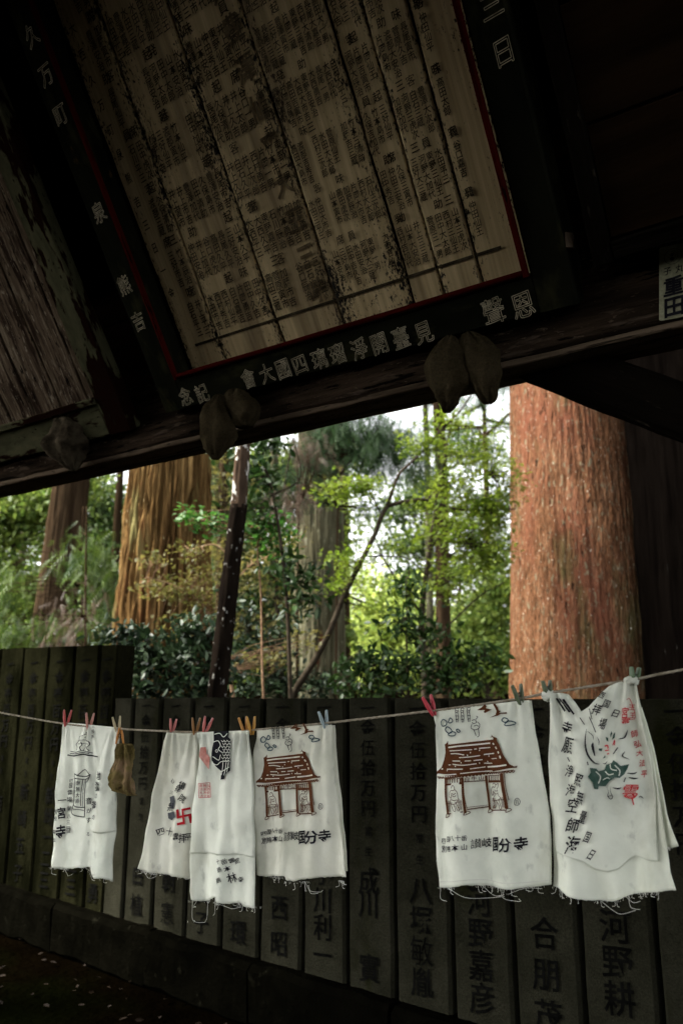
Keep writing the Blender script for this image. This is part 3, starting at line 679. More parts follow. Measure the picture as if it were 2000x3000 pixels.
    def fringe(s, threads):
        g = []
        for (x, y, dx, dy, w_) in threads:                       # loose thread: start, end offset, waviness
            pts = [(x, y), (x + dx * .3 + w_, y + dy * .8), (x + dx * .7 - w_, y + dy * 1.0), (x + dx, y + dy * .75 if abs(dx) > abs(dy) else y + dy)]
            g.append(tube_geo(smooth_path([s.pos(s.T(p), .002) for p in pts], 5), .00042, 4))
        rg = random.Random(s.seed + 50)                          # short fuzz along the raw edge
        for (x, y, dx, dy, w_) in [threads[rg.randrange(len(threads))] for _ in range(70)]:
            x += rg.uniform(-60, 60); l = rg.uniform(8, 26)
            g.append(tube_geo([s.pos(s.T(p), .001) for p in ((x, y - 4), (x + rg.uniform(-5, 5), y + l * .5), (x + rg.uniform(-9, 9), y + l))], .0003, 3))
        return tag(mesh('fringe', *join(g), M_['thread'], s.root), kind='stuff')
rrj = random.Random(11)
def rnd_fringe(pts, n, l, seed):
    rg = random.Random(seed); P = resample(pts, 60); out = []
    for _ in range(n // 2):
        p = P[rg.randrange(60)]; out.append((p[0], p[1] - 6, rg.uniform(-l, l) * .6, rg.uniform(.3, 1) * l, rg.uniform(-l, l) * .2))
    return out

# the temple gate drawing, shared by two towels (coordinates of the larger print)
def gate(t, f):
    """f maps drawing coordinates to that towel's own coordinates"""
    m = lambda pts: [f(p) for p in pts]; k = t.sc / 3.6175 * .93 if t.sc > 4 else 1
    S = lambda pts, w_, **a: t.stroke(m(pts), w_ * k, **a)
    br = [t.fill(m([(258, 655), (285, 640), (303, 612), (305, 655), (780, 600), (775, 575), (738, 582), (760, 570), (758, 548), (775, 568), (820, 585), (818, 612), (850, 660), (900, 760), (960, 860), (1005, 885), (1040, 878), (1035, 900), (960, 905), (700, 955), (450, 985), (270, 985), (165, 970), (168, 945), (220, 900), (250, 820), (265, 740), (263, 690)]))]
    eav = [(175, 985)]
    for i in range(27):
        x = 180 + i * 31; y = 1000 - i * 2.55 - (4 if i > 14 else 0); br.append(S([(x, y), (x + 10, y + 16), (x + 22, y + 14), (x + 27, y - 4)], 9))
    br.append(S([(172, 998), (280, 1012), (470, 985), (700, 962), (1005, 925)], 12))
    for pts, w_ in (([(272, 1010), (278, 1200), (292, 1395)], 26), ([(468, 1000), (480, 1200), (500, 1380)], 24), ([(478, 1060), (492, 1200), (514, 1330)], 7),
                    ([(682, 985), (698, 1180), (722, 1350)], 26), ([(880, 960), (905, 1130), (938, 1330)], 36), ([(915, 960), (930, 1100), (960, 1240)], 7),
                    ([(480, 1048), (680, 1040)], 10), ([(280, 1080), (470, 1060)], 22), ([(705, 1050), (890, 1040)], 24), ([(285, 1022), (460, 1008)], 8), ([(700, 990), (890, 972)], 8),
                    ([(300, 1392), (480, 1362)], 12), ([(512, 1340), (705, 1318)], 12), ([(512, 1318), (710, 1300)], 5), ([(740, 1355), (925, 1345)], 12)):
        br.append(S(pts, w_))
    for i in range(6):
        br.append(S([(298 + i * 30, 1020 - i * 2), (298 + i * 30, 1062 - i * 2)], 11)); br.append(S([(712 + i * 31, 992 - i * 3), (714 + i * 31, 1042 - i * 3)], 11))
    for cx, cy in ((290, 1410), (512, 1375), (728, 1362), (955, 1345)):
        br.append(S([(cx - 28, cy + 22), (cx - 18, cy - 12), (cx + 14, cy - 16), (cx + 30, cy - 2), (cx + 4, cy + 14)], 8, closed=True))
    for x0, y0 in ((300, 1270), (755, 1245)):                    # railings
        br.append(S([(x0 - 8, y0 + 10), (x0 + 165, y0 - 14)], 6))
        for i in range(3):
            br.append(S([(x0 + i * 13, y0 - 20), (x0 + 6 + i * 13, y0 + 95)], 6)); br.append(S([(x0 + 130 + i * 13, y0 - 35), (x0 + 135 + i * 13, y0 + 70)], 6))
    # left guardian
    for pts in ([(345, 1118), (358, 1088), (376, 1092), (388, 1122), (372, 1140), (350, 1135)], [(350, 1135), (330, 1165), (332, 1210), (352, 1212), (348, 1170)], [(388, 1125), (418, 1160), (428, 1215), (438, 1232), (420, 1240)],
                [(350, 1212), (340, 1250), (345, 1280), (372, 1284), (410, 1272), (422, 1240)], [(345, 1280), (360, 1320), (380, 1358), (400, 1350), (388, 1310), (378, 1284)], [(410, 1275), (425, 1310), (444, 1345), (425, 1350), (400, 1300)],
                [(352, 1165), (378, 1180), (400, 1165)], [(350, 1235), (385, 1245), (415, 1235)], [(362, 1190), (385, 1205), (404, 1190)]):
        br.append(S(pts, 6.5))
    # right guardian, arm raised
    for pts in ([(758, 1082), (775, 1066), (800, 1074), (800, 1100), (775, 1110), (758, 1095)], [(800, 1080), (826, 1078), (832, 1062), (846, 1066), (840, 1105), (820, 1122)], [(760, 1105), (738, 1135), (742, 1180), (760, 1200), (768, 1150)],
                [(768, 1150), (790, 1190), (770, 1215), (762, 1240), (800, 1250), (850, 1232), (866, 1215), (840, 1190), (832, 1130)], [(770, 1245), (785, 1290), (765, 1325), (800, 1320), (815, 1280), (812, 1250)],
                [(815, 1262), (845, 1300), (852, 1335), (880, 1330), (862, 1290), (845, 1240)], [(785, 1135), (805, 1150), (825, 1135)], [(780, 1170), (806, 1180), (832, 1168)], [(866, 1215), (885, 1260), (878, 1275)]):
        br.append(S(pts, 6.5))
    t.ink('printed_gate', br, 'ink_brown')
    hi_ = []
    for pts, w_ in (([(310, 686), (430, 670), (600, 655), (745, 640)], 15), ([(325, 722), (450, 714), (560, 708)], 9), ([(580, 704), (605, 700)], 8), ([(625, 696), (745, 686)], 10), ([(338, 752), (410, 750), (485, 764)], 9),
                    ([(435, 792), (540, 785), (635, 772)], 9), ([(670, 762), (790, 748)], 10), ([(360, 828), (445, 828)], 9), ([(490, 828), (548, 826)], 9), ([(572, 824), (655, 816)], 9), ([(755, 806), (825, 800)], 8),
                    ([(310, 872), (338, 868)], 8), ([(362, 862), (480, 872), (600, 858)], 9), ([(668, 854), (760, 854)], 8), ([(290, 916), (390, 914), (475, 912)], 9), ([(538, 912), (680, 894)], 9), ([(700, 895), (820, 885), (935, 868)], 16), ([(180, 968), (300, 975), (560, 948), (755, 938)], 9),
                    ([(775, 640), (790, 655)], 14), ([(805, 678), (822, 702)], 14), ([(838, 725), (848, 748)], 14), ([(862, 772), (872, 800)], 16), ([(225, 918), (242, 910)], 12)):
        hi_.append(S(pts, w_, off=.0048))
    for x, y in ((545, 740), (515, 768), (628, 716), (455, 845), (625, 852), (395, 882), (292, 930), (725, 778), (706, 838)): hi_.append(S([(x, y - 7), (x + 2, y + 7)], 8, off=.0048))
    mesh('undyed_lines', *join(hi_), t.mat, t.root)
    t.ink('lettering', [t.chars([(c, *f((x, y)), 52 * k, 46 * k) for c, x, y in (('白', 510, 1020), ('牛', 572, 1014), ('山', 635, 1010))])], 'ink_brown')
    b = [S(p, 11, closed=True) for p in ([(225, 420), (250, 390), (285, 410), (280, 450), (240, 460)], [(302, 420), (325, 372), (352, 405), (330, 425)], [(275, 500), (290, 468), (325, 485), (345, 520), (310, 535)], [(308, 545), (340, 520), (385, 530), (375, 560), (325, 562)], [(392, 500), (412, 492), (436, 515), (415, 525)],
                                       [(872, 400), (890, 372), (935, 382), (945, 400), (910, 420)], [(905, 440), (950, 405), (1010, 420), (1005, 440), (930, 455)])]
    t.ink('printed_clouds', b, 'ink_blue')
    fig = []
    for x, y in ((395, 300), (455, 300), (520, 295)):
        for pts in ([(x - 20, y - 22), (x, y - 32), (x + 22, y - 25)], [(x - 12, y - 20), (x - 16, y + 10), (x + 10, y + 14), (x + 14, y - 15)], [(x - 14, y + 10), (x - 8, y + 60), (x - 2, y + 120)], [(x + 10, y + 14), (x + 16, y + 70), (x + 12, y + 120)], [(x - 16, y + 50), (x + 20, y + 55)], [(x - 12, y + 90), (x + 16, y + 88)], [(x - 10, y - 5), (x + 10, y)]): fig.append(S(pts, 7))
    x, y = 595, 440
    for pts in ([(x - 40, y - 40), (x - 10, y - 48), (x + 5, y - 20), (x - 25, y - 5), (x - 38, y - 20)], [(x, y - 50), (x + 20, y - 78), (x + 5, y - 85)], [(x - 40, y), (x - 48, y + 40), (x - 10, y + 60), (x + 30, y + 40), (x + 38, y), (x + 15, y - 25)], [(x - 20, y + 60), (x, y + 120)], [(x + 25, y + 45), (x + 30, y + 120), (x + 10, y + 135)], [(x - 20, y + 20), (x + 10, y + 10), (x + 25, y + 25)]): fig.append(S(pts, 7))
    t.ink('printed_figures', fig, 'ink')
    t.ink('printed_branch', [t.fill(m(p)) for p in ([(608, 290), (650, 265), (690, 228), (710, 250), (700, 270), (740, 280), (765, 285), (735, 300), (690, 322), (675, 310), (690, 290), (640, 292)], [(775, 228), (800, 222), (830, 265), (838, 292), (862, 300), (845, 320), (920, 312), (930, 330), (860, 330), (830, 350), (740, 370), (805, 340), (815, 300), (795, 260)])], 'ink_brown')
    tx = [(c, *f((x, y)), w_ * k, h_ * k) for c, x, y, w_, h_ in (('四', 238, 1680, 74, 62), ('国', 312, 1655, 52, 66), ('八', 362, 1642, 66, 66), ('十', 432, 1635, 62, 66), ('番', 492, 1640, 58, 62), ('別', 248, 1765, 76, 76), ('格', 318, 1755, 58, 66), ('本', 400, 1742, 80, 76), ('山', 488, 1735, 60, 70),
                                                                    ('讃', 590, 1705, 98, 110), ('岐', 686, 1700, 98, 106), ('国', 786, 1712, 84, 160), ('分', 912, 1715, 160, 158), ('寺', 1078, 1705, 140, 155))]
    t.ink('lettering', [t.chars(tx, 'b')], 'ink')
    t.ink('seal', [S([(1012, 1285), (1018, 1235), (1045, 1222), (1068, 1250), (1060, 1285), (1038, 1295)], 6, closed=True), S([(1030, 1240), (1030, 1280)], 5), S([(1042, 1235), (1048, 1282)], 5)], 'ink')

# --- right gate towel
t5 = Towel('temple_towel', 'white towel with large brown temple gate print, second from the right', 1230, 2000, 3.6175, M_['cloth'], .009, 5)
T5 = dict(L=[(185, 290), (165, 480), (165, 950), (150, 1300), (140, 1600), (160, 1900), (185, 2180)], Rr=[(1155, 185), (1210, 500), (1260, 800), (1310, 1100), (1360, 1400), (1370, 1700), (1375, 2150)],
          T=[(185, 290), (400, 268), (600, 245), (800, 222), (1000, 198), (1155, 185)], B=[(185, 2180), (300, 2175), (480, 2140), (680, 2150), (830, 2185), (900, 2190), (1000, 2180), (1150, 2160), (1375, 2150)])
t5.sheet('front_layer', **T5)
t5.sheet('back_layer', [(85, 315), (130, 430), (175, 600), (190, 2100)], [(1150, 190), (1350, 2080)], [(85, 315), (1150, 190)], [(190, 2100), (700, 2080), (1350, 2080)], off=-.018)
hem = [t5.stroke([(190, 2118), (300, 2112), (480, 2085), (680, 2092), (830, 2118), (1000, 2115), (1370, 2098)], 7)]
t5.ink('hem', hem, 'thread')
gate(t5, lambda p: p)
t5.fringe(rnd_fringe(T5['B'], 26, 90, 1) + [(280, 2180, 620, 110, 30), (650, 2150, 250, 120, 10), (900, 2190, 160, 120, -60), (200, 2180, 70, 140, -20), (960, 2230, 330, -60, 20)])
# --- left gate towel
t4 = Towel('temple_towel', 'aged white towel with small brown temple gate print beside the koi towel', 730, 2080, 4.2, M_['cloth_aged'], .010, 4)
T4 = dict(L=[(100, 235), (60, 600), (60, 1000), (70, 1600), (75, 2040)], Rr=[(1015, 180), (1040, 600), (1070, 1000), (1110, 1400), (1160, 1800), (1185, 2060)], T=[(100, 235), (400, 215), (700, 195), (1015, 180)],
          B=[(75, 2040), (150, 2065), (300, 2060), (455, 2055), (468, 2112), (560, 2130), (750, 2105), (900, 2110), (1185, 2122)])
t4.sheet('front_layer', **T4)
t4.sheet('back_layer', [(95, 240), (100, 2000)], [(1000, 190), (1140, 2000)], [(95, 240), (1000, 190)], [(100, 2000), (1140, 2000)], off=-.02)
gate(t4, lambda p: (100 + (p[0] - 165) * .903 + (8 if p[0] > 480 else 0), 480 + (p[1] - 545) * .983 - (0 if p[1] > 1500 else 0) + (-70 if p[1] > 1500 else 0)))
t4.fringe(rnd_fringe(T4['B'], 22, 90, 2) + [(700, 2105, 150, 150, 20), (750, 2150, 150, 90, -20), (690, 2100, 40, 120, 10)])
# --- koi towel
t3 = Towel('koi_towel', 'long white towel with black carp print and red seal square', 400, 2080, 3.675, M_['cloth'], .011, 3, n=NL - .012)
T3 = dict(L=[(665, 240), (705, 500), (670, 650), (640, 850), (600, 1100), (580, 1500), (570, 1950), (580, 2045)], Rr=[(1215, 222), (1250, 600), (1265, 1000), (1275, 1580), (1275, 2130)], T=[(665, 240), (900, 230), (1215, 222)],
          B=[(580, 2045), (650, 2070), (720, 2070), (800, 2035), (878, 2005), (886, 2065), (1000, 2085), (1120, 2075), (1145, 2115), (1275, 2130)])
t3.sheet('back_layer', **T3)
t3.sheet('front_layer', [(665, 240), (705, 500), (670, 650), (640, 850), (600, 1100), (580, 1545)], [(1215, 222), (1250, 600), (1265, 1000), (1273, 1585)], T3['T'], [(580, 1552), (800, 1550), (900, 1560), (1100, 1556), (1273, 1590)], off=.004)
O3 = .0078
koi = [t3.fill([(850, 228), (1015, 226), (1010, 290), (1035, 320), (1045, 400), (1035, 460), (1035, 560), (1030, 600), (1035, 650), (985, 690), (970, 740), (940, 745), (915, 750), (920, 660), (870, 610), (830, 540), (828, 480), (835, 400), (850, 330)], O3)]
t3.ink('printed_carp', koi, 'ink')
sc_ = []
for r_ in range(8):
    for c_ in range(3):
        x, y = 935 + c_ * 36 + (r_ % 2) * 16, 325 + r_ * 30; sc_.append(t3.stroke([(x, y), (x + 10, y + 16), (x + 24, y + 12), (x + 30, y - 4)], 6, off=O3 + .0014))
for pts in ([(850, 345), (900, 330), (925, 380), (900, 420), (930, 450)], [(845, 500), (900, 540), (925, 480)], [(840, 570), (880, 590), (925, 555), (1025, 548)], [(950, 560), (940, 640), (925, 700)], [(990, 560), (985, 640), (970, 700)], [(1020, 560), (1010, 640), (1005, 670)], [(870, 610), (930, 660), (1030, 610)], [(862, 260), (920, 250), (960, 290), (1005, 250)]): sc_.append(t3.stroke(pts, 8, off=O3 + .0014))
sc_.append(t3.stroke([(868, 440), (880, 424), (892, 440), (880, 456)], 6, closed=True, off=O3 + .0014))
mesh('undyed_lines', *join(sc_), t3.mat, t3.root)
t3.ink('printed_ribbon', [t3.fill([(722, 400), (762, 398), (770, 470), (805, 510), (800, 570), (795, 638), (770, 600), (735, 530), (710, 495)], O3)], 'ink_pale_red')
sq = [t3.stroke(p, 5, off=O3) for p in ([(692, 790), (806, 780)], [(806, 780), (814, 938)], [(814, 938), (695, 942)], [(695, 942), (692, 790)])]
sq += [t3.chars([(c, 720 + i % 3 * 36, 812 + i // 3 * 38, 34, 36) for i, c in enumerate('南無弘法遍路札所参道宗寿'[:12])], off=O3)]
t3.ink('seal', sq, 'ink_red')
t3.ink('lettering', [t3.chars([(c, x, y, 62, 62, -.3) for c, x, y in (('十', 910, 1625), ('番', 975, 1625), ('霊', 1040, 1620), ('照', 1095, 1622), ('鶴', 925, 1710), ('本', 1000, 1705), ('山', 1020, 1715), ('鶴', 915, 1825)) if c != '山'] + [('林', 1040, 1805, 100, 115, -.2), ('寺', 1130, 1825, 60, 70, -.2)], 'b', off=.0024)], 'ink')
t3.fringe(rnd_fringe(T3['B'], 24, 70, 3) + [(595, 2050, 20, 230, -5), (600, 2270, 110, 30, 0), (730, 2070, -25, 210, 4), (880, 2010, -20, 190, 6), (930, 2080, 180, 60, 20)])
# --- towel with the red manji
t2 = Towel('temple_towel', 'white towel pinched at top with a red Buddhist emblem, left of the koi towel', 400, 2080, 3.675, M_['cloth_aged'], .010, 2)
T2 = dict(L=[(325, 240), (290, 330), (235, 640), (160, 1100), (90, 1450), (35, 1705)], Rr=[(660, 250), (672, 400), (660, 700), (630, 1100), (620, 1400), (610, 1825)], T=[(325, 240), (480, 258), (660, 250)],
          B=[(35, 1705), (100, 1740), (300, 1775), (450, 1790), (610, 1825)])
t2.sheet('front_layer', **T2)
t2.sheet('back_layer', [(330, 240), (60, 1690)], [(655, 250), (600, 1760)], [(330, 240), (655, 250)], [(60, 1690), (600, 1760)], off=-.02)
t2.ink('emblem', [t2.chars([('卐', 532, 1140, 185, 195, -.12)], 'b')], 'ink_dark_red')
t2.ink('lettering', [t2.chars([(c, x, y, w_, h_, ro) for c, x, y, w_, h_, ro in (('場', 500, 810, 95, 85, .5), ('拝', 455, 850, 70, 80, .5), ('院', 515, 950, 90, 90, .6), ('無', 372, 1040, 80, 110, .2), ('心', 380, 765, 50, 60, .3), ('一', 360, 485, 30, 40, .9), ('三', 365, 890, 50, 40, .4), ('四', 250, 1310, 85, 85, -.25), ('十', 340, 1310, 75, 90, .2), ('八', 390, 1330, 60, 80, .1), ('霊', 450, 1360, 65, 95, .1), ('拝', 520, 1375, 80, 110, .1), ('平', 572, 1360, 50, 90, .1))], 'b')], 'ink')
t2.ink('smudge', [t2.fill(p) for p in ([(345, 940), (400, 920), (430, 980), (415, 1060), (360, 1050)], [(330, 1110), (420, 1090), (440, 1150), (370, 1190), (330, 1170)])], 'ink_grey')
t2.fringe(rnd_fringe(T2['B'], 12, 60, 4) + [(100, 1740, 110, 70, 10)])
# --- left towel
t1 = Towel('temple_towel', 'leftmost white towel printed with a black stone lantern and pagoda roof', 130, 2060, 4.357, M_['cloth'], .007, 1)
T1_ = dict(L=[(245, 245), (215, 600), (165, 1000), (140, 1400), (115, 2000), (110, 2100)], Rr=[(945, 310), (962, 420), (955, 560), (925, 1060), (900, 1640), (862, 2000), (850, 2290)], T=[(245, 245), (500, 265), (700, 288), (945, 310)],
           B=[(110, 2100), (250, 2120), (450, 2100), (580, 2095), (592, 2150), (640, 2240), (760, 2235), (820, 2260), (850, 2290)])
t1.sheet('back_layer', **T1_)
t1.sheet('front_layer', [(560, 272), (560, 800), (570, 1300), (600, 1640)], [(945, 310), (962, 420), (955, 560), (930, 1060), (900, 1640)], [(560, 272), (700, 288), (945, 310)], [(600, 1640), (750, 1655), (900, 1642)], off=.004)
O1 = .0078
lan = [t1.stroke(p, w_, off=O1) for p, w_ in (([(450, 915), (530, 845), (590, 915)], 9), ([(410, 895), (412, 960)], 9), ([(412, 900), (470, 930), (545, 935), (600, 910)], 12), ([(415, 955), (480, 970), (545, 968), (590, 945)], 10), ([(600, 905), (585, 965), (560, 1010)], 9), ([(418, 960), (408, 1130), (402, 1300)], 12), ([(545, 965), (550, 1130), (545, 1330)], 12), ([(500, 975), (495, 1130), (492, 1310)], 9), ([(525, 980), (522, 1130), (520, 1320)], 7), ([(395, 1300), (450, 1325), (545, 1330)], 12), ([(395, 1300), (370, 1350), (380, 1400), (420, 1430), (480, 1445), (540, 1450)], 12), ([(545, 1330), (538, 1450)], 12), ([(380, 1345), (450, 1355), (530, 1365)], 9),
      ([(320, 660), (400, 672), (470, 660), (530, 650), (600, 665), (710, 682)], 16), ([(350, 640), (430, 645), (520, 628), (600, 640)], 9), ([(360, 612), (440, 625), (520, 605), (640, 636)], 8), ([(440, 600), (450, 560), (430, 530), (450, 500), (475, 470), (470, 440), (485, 420)], 9), ([(500, 600), (490, 560), (510, 530), (500, 490)], 8), ([(520, 600), (550, 560), (540, 530)], 9), ([(600, 605), (570, 570), (600, 530), (590, 490), (560, 470), (545, 440), (560, 400), (545, 370)], 9), ([(450, 520), (520, 515), (590, 520)], 6), ([(455, 480), (500, 470), (560, 470)], 7), ([(530, 440), (560, 430)], 7), ([(515, 410), (545, 395), (565, 410)], 7))]
t1.ink('printed_lantern', lan, 'ink')
tx = [('地', 725, 925, 110, 120), ('獄', 708, 1060, 120, 130), ('の', 690, 1180, 70, 80), ('釜', 665, 1300, 95, 115), ('の', 655, 1450, 60, 80), ('音', 595, 1245, 65, 90), ('が', 590, 1370, 60, 70), ('す', 585, 1490, 55, 80), ('る', 575, 1670, 40, 60),
      ('四', 352, 990, 55, 50), ('国', 350, 1050, 55, 70), ('霊', 342, 1140, 65, 80), ('場', 335, 1230, 70, 75), ('第', 330, 1345, 65, 75), ('八', 330, 1440, 70, 60), ('三', 322, 1520, 75, 60), ('番', 320, 1610, 90, 95), ('一', 255, 1235, 90, 100), ('宮', 240, 1400, 95, 150), ('寺', 225, 1645, 105, 190), ('讃', 170, 1385, 45, 75), ('岐', 165, 1470, 45, 60), ('高', 155, 1640, 40, 60), ('松', 150, 1745, 40, 50),
      ('三', 650, 305, 40, 30), ('番', 640, 360, 50, 55), ('拝', 632, 425, 45, 50)]
tx += [(c, 450, 1020 + i * 75, 50, 65) for i, c in enumerate('南無大師')]
t1.ink('lettering', [t1.chars(tx, 'b', off=O1)], 'ink')
t1.fringe(rnd_fringe(T1_['B'], 14, 60, 5) + [(240, 2110, 130, 95, 20), (120, 2100, 20, 90, -20), (600, 2150, 70, 110, -5)])
# --- crumpled right towel
def twist(a, z, dz):
    a1, a2 = inB(1610, 2030, NL)[0], inB(1860, 1990, NL)[0]; m = (a1 + a2) / 2
    v = 0.02 * math.exp(-((a - m) / .035) ** 2) * min(1, dz / .1) * max(0, 1 - dz / .3)
    for k, (x, s_) in enumerate(((a1, 1), (a2, -1))):
        v += .010 * math.sin(60 * (a - x) / (.2 + dz * 2.2)) * math.exp(-((a - x) / (.03 + dz * .35)) ** 2) * math.exp(-dz * 5)
    v += .016 * math.sin((a - m) * 34 + dz * 8) * min(1, dz / .2) + .008 * math.sin((a - m) * 75 - dz * 14) * min(1, dz / .12)
    return v
t6 = Towel('temple_towel', 'crumpled white towel knotted on the line at far right with green and red print', 1590, 1940, 3.178, M_['cloth'], .009, 6, extra=twist)
T6 = dict(L=[(75, 290), (55, 600), (45, 900), (45, 1300), (55, 1700), (62, 2100)], Rr=[(868, 200), (940, 550), (1000, 900), (1060, 1250), (1130, 1550), (1190, 1950), (1243, 2115)], T=[(75, 290), (160, 285), (235, 300), (300, 375), (362, 462), (440, 415), (500, 350), (560, 280), (620, 222), (700, 190), (780, 175), (868, 200)],
          B=[(62, 2100), (250, 2150), (450, 2220), (560, 2240), (650, 2235), (780, 2180), (950, 2150), (1243, 2118)])
t6.sheet('back_layer', **T6, nu=70, nv=80)
T6f = dict(L=[(75, 290), (55, 600), (45, 900), (45, 1300), (80, 1600), (110, 1770)], Rr=[(868, 200), (930, 550), (985, 900), (1030, 1250), (1040, 1500), (1075, 1850)], T=T6['T'], B=[(110, 1770), (250, 1790), (400, 1850), (500, 1930), (600, 1952), (700, 1930), (800, 1835), (850, 1815), (960, 1840), (1075, 1850)])
t6.sheet('front_layer', **T6f, off=.006, nu=70, nv=80)
t6.sheet('side_flap', [(900, 420), (1000, 1200), (1130, 1730)], [(945, 560), (1060, 1100), (1150, 1420), (1272, 1700)], [(900, 420), (945, 560)], [(1130, 1730), (1200, 1728), (1272, 1700)], off=-.015, nu=14, nv=40)
for (x, y, rx, ry) in ((45, 310, 62, 48), (822, 172, 60, 38)):                # knots over the line
    c = t6.pos(t6.T((x, y)), .008); vs, fs = [], []
    for i in range(13):
        th_ = math.pi * i / 12
        for j in range(18):
            ph = 2 * math.pi * j / 18; d = np.array([math.sin(th_) * math.cos(ph), math.sin(th_) * math.sin(ph), math.cos(th_)])
            k_ = 1 + .28 * mnoise.noise(Vector(d * 2.2 + x)) + .1 * math.sin(ph * 5 + th_ * 4)
            vs.append(tuple(c + (Rt * d[0] * rx / 3.178 / 2400 * 2.05 + Zv * d[2] * ry / 3.178 / 2400 * 2.05 + Nb * d[1] * .014) * k_))
    fs = [(i * 18 + j, i * 18 + (j + 1) % 18, (i + 1) * 18 + (j + 1) % 18, (i + 1) * 18 + j) for i in range(12) for j in range(18)]
    mesh('knot', vs, fs, M_['cloth'], t6.root, smooth=True)
O6 = .0102
g6 = [t6.fill(p, O6) for p in ([(470, 975), (520, 985), (540, 1010), (590, 995), (610, 950), (670, 930), (685, 905), (720, 930), (745, 960), (800, 950), (790, 990), (770, 1040), (740, 1070), (700, 1065), (640, 1100), (600, 1150), (545, 1145), (540, 1175), (512, 1170), (500, 1110), (462, 1055), (480, 1020)], [(612, 690), (632, 700), (635, 735), (618, 725)], [(680, 660), (692, 650), (690, 700), (665, 720)], [(540, 800), (578, 798), (570, 825), (545, 820)], [(600, 860), (605, 880), (575, 895)], [(660, 640), (668, 660), (655, 700), (650, 670)])]
t6.ink('printed_blot', g6, 'ink_green')
mesh('undyed_lines', *join([t6.stroke(p, 9, off=O6 + .0012) for p in ([(520, 1010), (560, 1060), (545, 1120)], [(600, 1010), (640, 1040), (690, 1030)], [(655, 940), (665, 985), (720, 1000)], [(580, 1090), (620, 1070), (650, 1080)], [(700, 950), (740, 1000), (735, 1050)])]), t6.mat, t6.root)
b6 = [t6.stroke(p, w_, taper=True, off=O6) for p, w_ in (([(430, 620), (418, 740), (440, 850), (500, 930), (545, 945)], 16), ([(490, 745), (485, 780), (505, 870)], 26), ([(440, 640), (490, 680), (495, 720)], 7), ([(535, 695), (550, 730), (545, 770)], 8), ([(445, 920), (455, 950)], 12), ([(575, 935), (600, 940), (622, 918)], 9), ([(725, 710), (765, 700), (788, 632)], 12), ([(680, 850), (718, 790)], 13), ([(610, 1150), (625, 1200), (615, 1240), (640, 1270), (660, 1250), (645, 1200), (648, 1150)], 8), ([(615, 1245), (655, 1235)], 7), ([(670, 1160), (720, 1170), (750, 1160)], 16), ([(790, 1030), (830, 1040), (855, 1028)], 14), ([(800, 1070), (835, 1085), (865, 1085)], 15), ([(770, 1110), (780, 1070)], 9), ([(875, 1265), (890, 1255), (915, 1275)], 9), ([(770, 830), (755, 870), (800, 905)], 9), ([(450, 430), (480, 530)], 10), ([(455, 510), (520, 650)], 12), ([(360, 515), (410, 580)], 12), ([(130, 335), (225, 455)], 22), ([(165, 338), (265, 465)], 22), ([(205, 345), (302, 485)], 22))]
t6.ink('printed_strokes', b6, 'ink')
c6 = [(c, x, y, w_, h_, ro) for c, x, y, w_, h_, ro in (('寺', 235, 610, 120, 130, .35), ('願', 245, 770, 115, 170, .3), ('一', 240, 905, 50, 100, 1.2), ('浄', 255, 1010, 80, 120, .25), ('海', 270, 1190, 100, 120, .2), ('空', 290, 1330, 115, 150, .25), ('師', 300, 1510, 120, 140, .25), ('蓮'if ('r', '蓮') in GL else '海', 305, 1690, 130, 180, .15),
      ('照', 365, 1085, 100, 130, .35), ('無', 375, 1250, 90, 140, .3), ('量', 400, 1430, 75, 140, .4), ('国', 440, 1615, 60, 120, .45), ('日', 470, 1780, 60, 120, .6), ('西', 565, 305, 55, 70, .5), ('国', 612, 385, 70, 80, .4), ('拝', 525, 440, 85, 110, .4), ('場', 585, 570, 70, 110, .3), ('日', 690, 475, 75, 80, .4))]
t6.ink('lettering', [t6.chars(c6, 'b', off=O6)], 'ink')
r6 = [t6.chars([(c, x, y, w_, h_, ro) for c, x, y, w_, h_, ro in (('師', 835, 668, 60, 72, -.1), ('弘', 855, 765, 65, 70, -.2), ('大', 870, 850, 60, 60, 0), ('法', 895, 945, 55, 70, 0), ('平', 915, 1045, 60, 75, 0), ('王', 825, 420, 55, 60, .1), ('宮', 770, 470, 60, 110, .1), ('霊', 775, 545, 70, 70, .1), ('王', 828, 495, 50, 60, .1))], 'b', off=O6),
      t6.chars([('雲', 815, 1195, 120, 130, .2)], off=O6), t6.stroke([(770, 1250), (830, 1265), (868, 1230)], 18, taper=True, off=O6), t6.stroke([(825, 1265), (838, 1330)], 14, taper=True, off=O6), t6.stroke([(790, 350), (812, 345), (850, 515), (790, 535)], 5, off=O6), t6.stroke([(600, 780), (625, 770), (630, 800)], 14, off=O6), t6.stroke([(600, 820), (640, 812)], 12, off=O6), t6.stroke([(620, 850), (640, 845)], 12, off=O6), t6.stroke([(675, 770), (690, 720), (690, 770)], 8, off=O6)]
t6.ink('red_lettering', r6, 'ink_red')
t6.fringe(rnd_fringe(T6['B'], 34, 80, 6) + rnd_fringe([(1130, 1730), (1272, 1700)], 9, 70, 8) + [(520, 2235, 330, 110, 20), (780, 2180, 110, 130, -10), (760, 2190, 130, 60, 10)])

# ================================================================== BROWN RAG
rag = loft('hanging_rag', [(515, 985, 1045), (600, 955, 1085), (700, 925, 1110), (800, 895, 1130), (900, 870, 1140), (1000, 850, 1150), (1060, 900, 1150), (1110, 930, 1150), (1150, 1040, 1150), (1175, 1110, 1145)], 130, 2060, 4.357, NL, M_['rag'], 'stiff dirty brown rag hanging from an orange peg', 'rag', .45, .03, None, 33, .012)

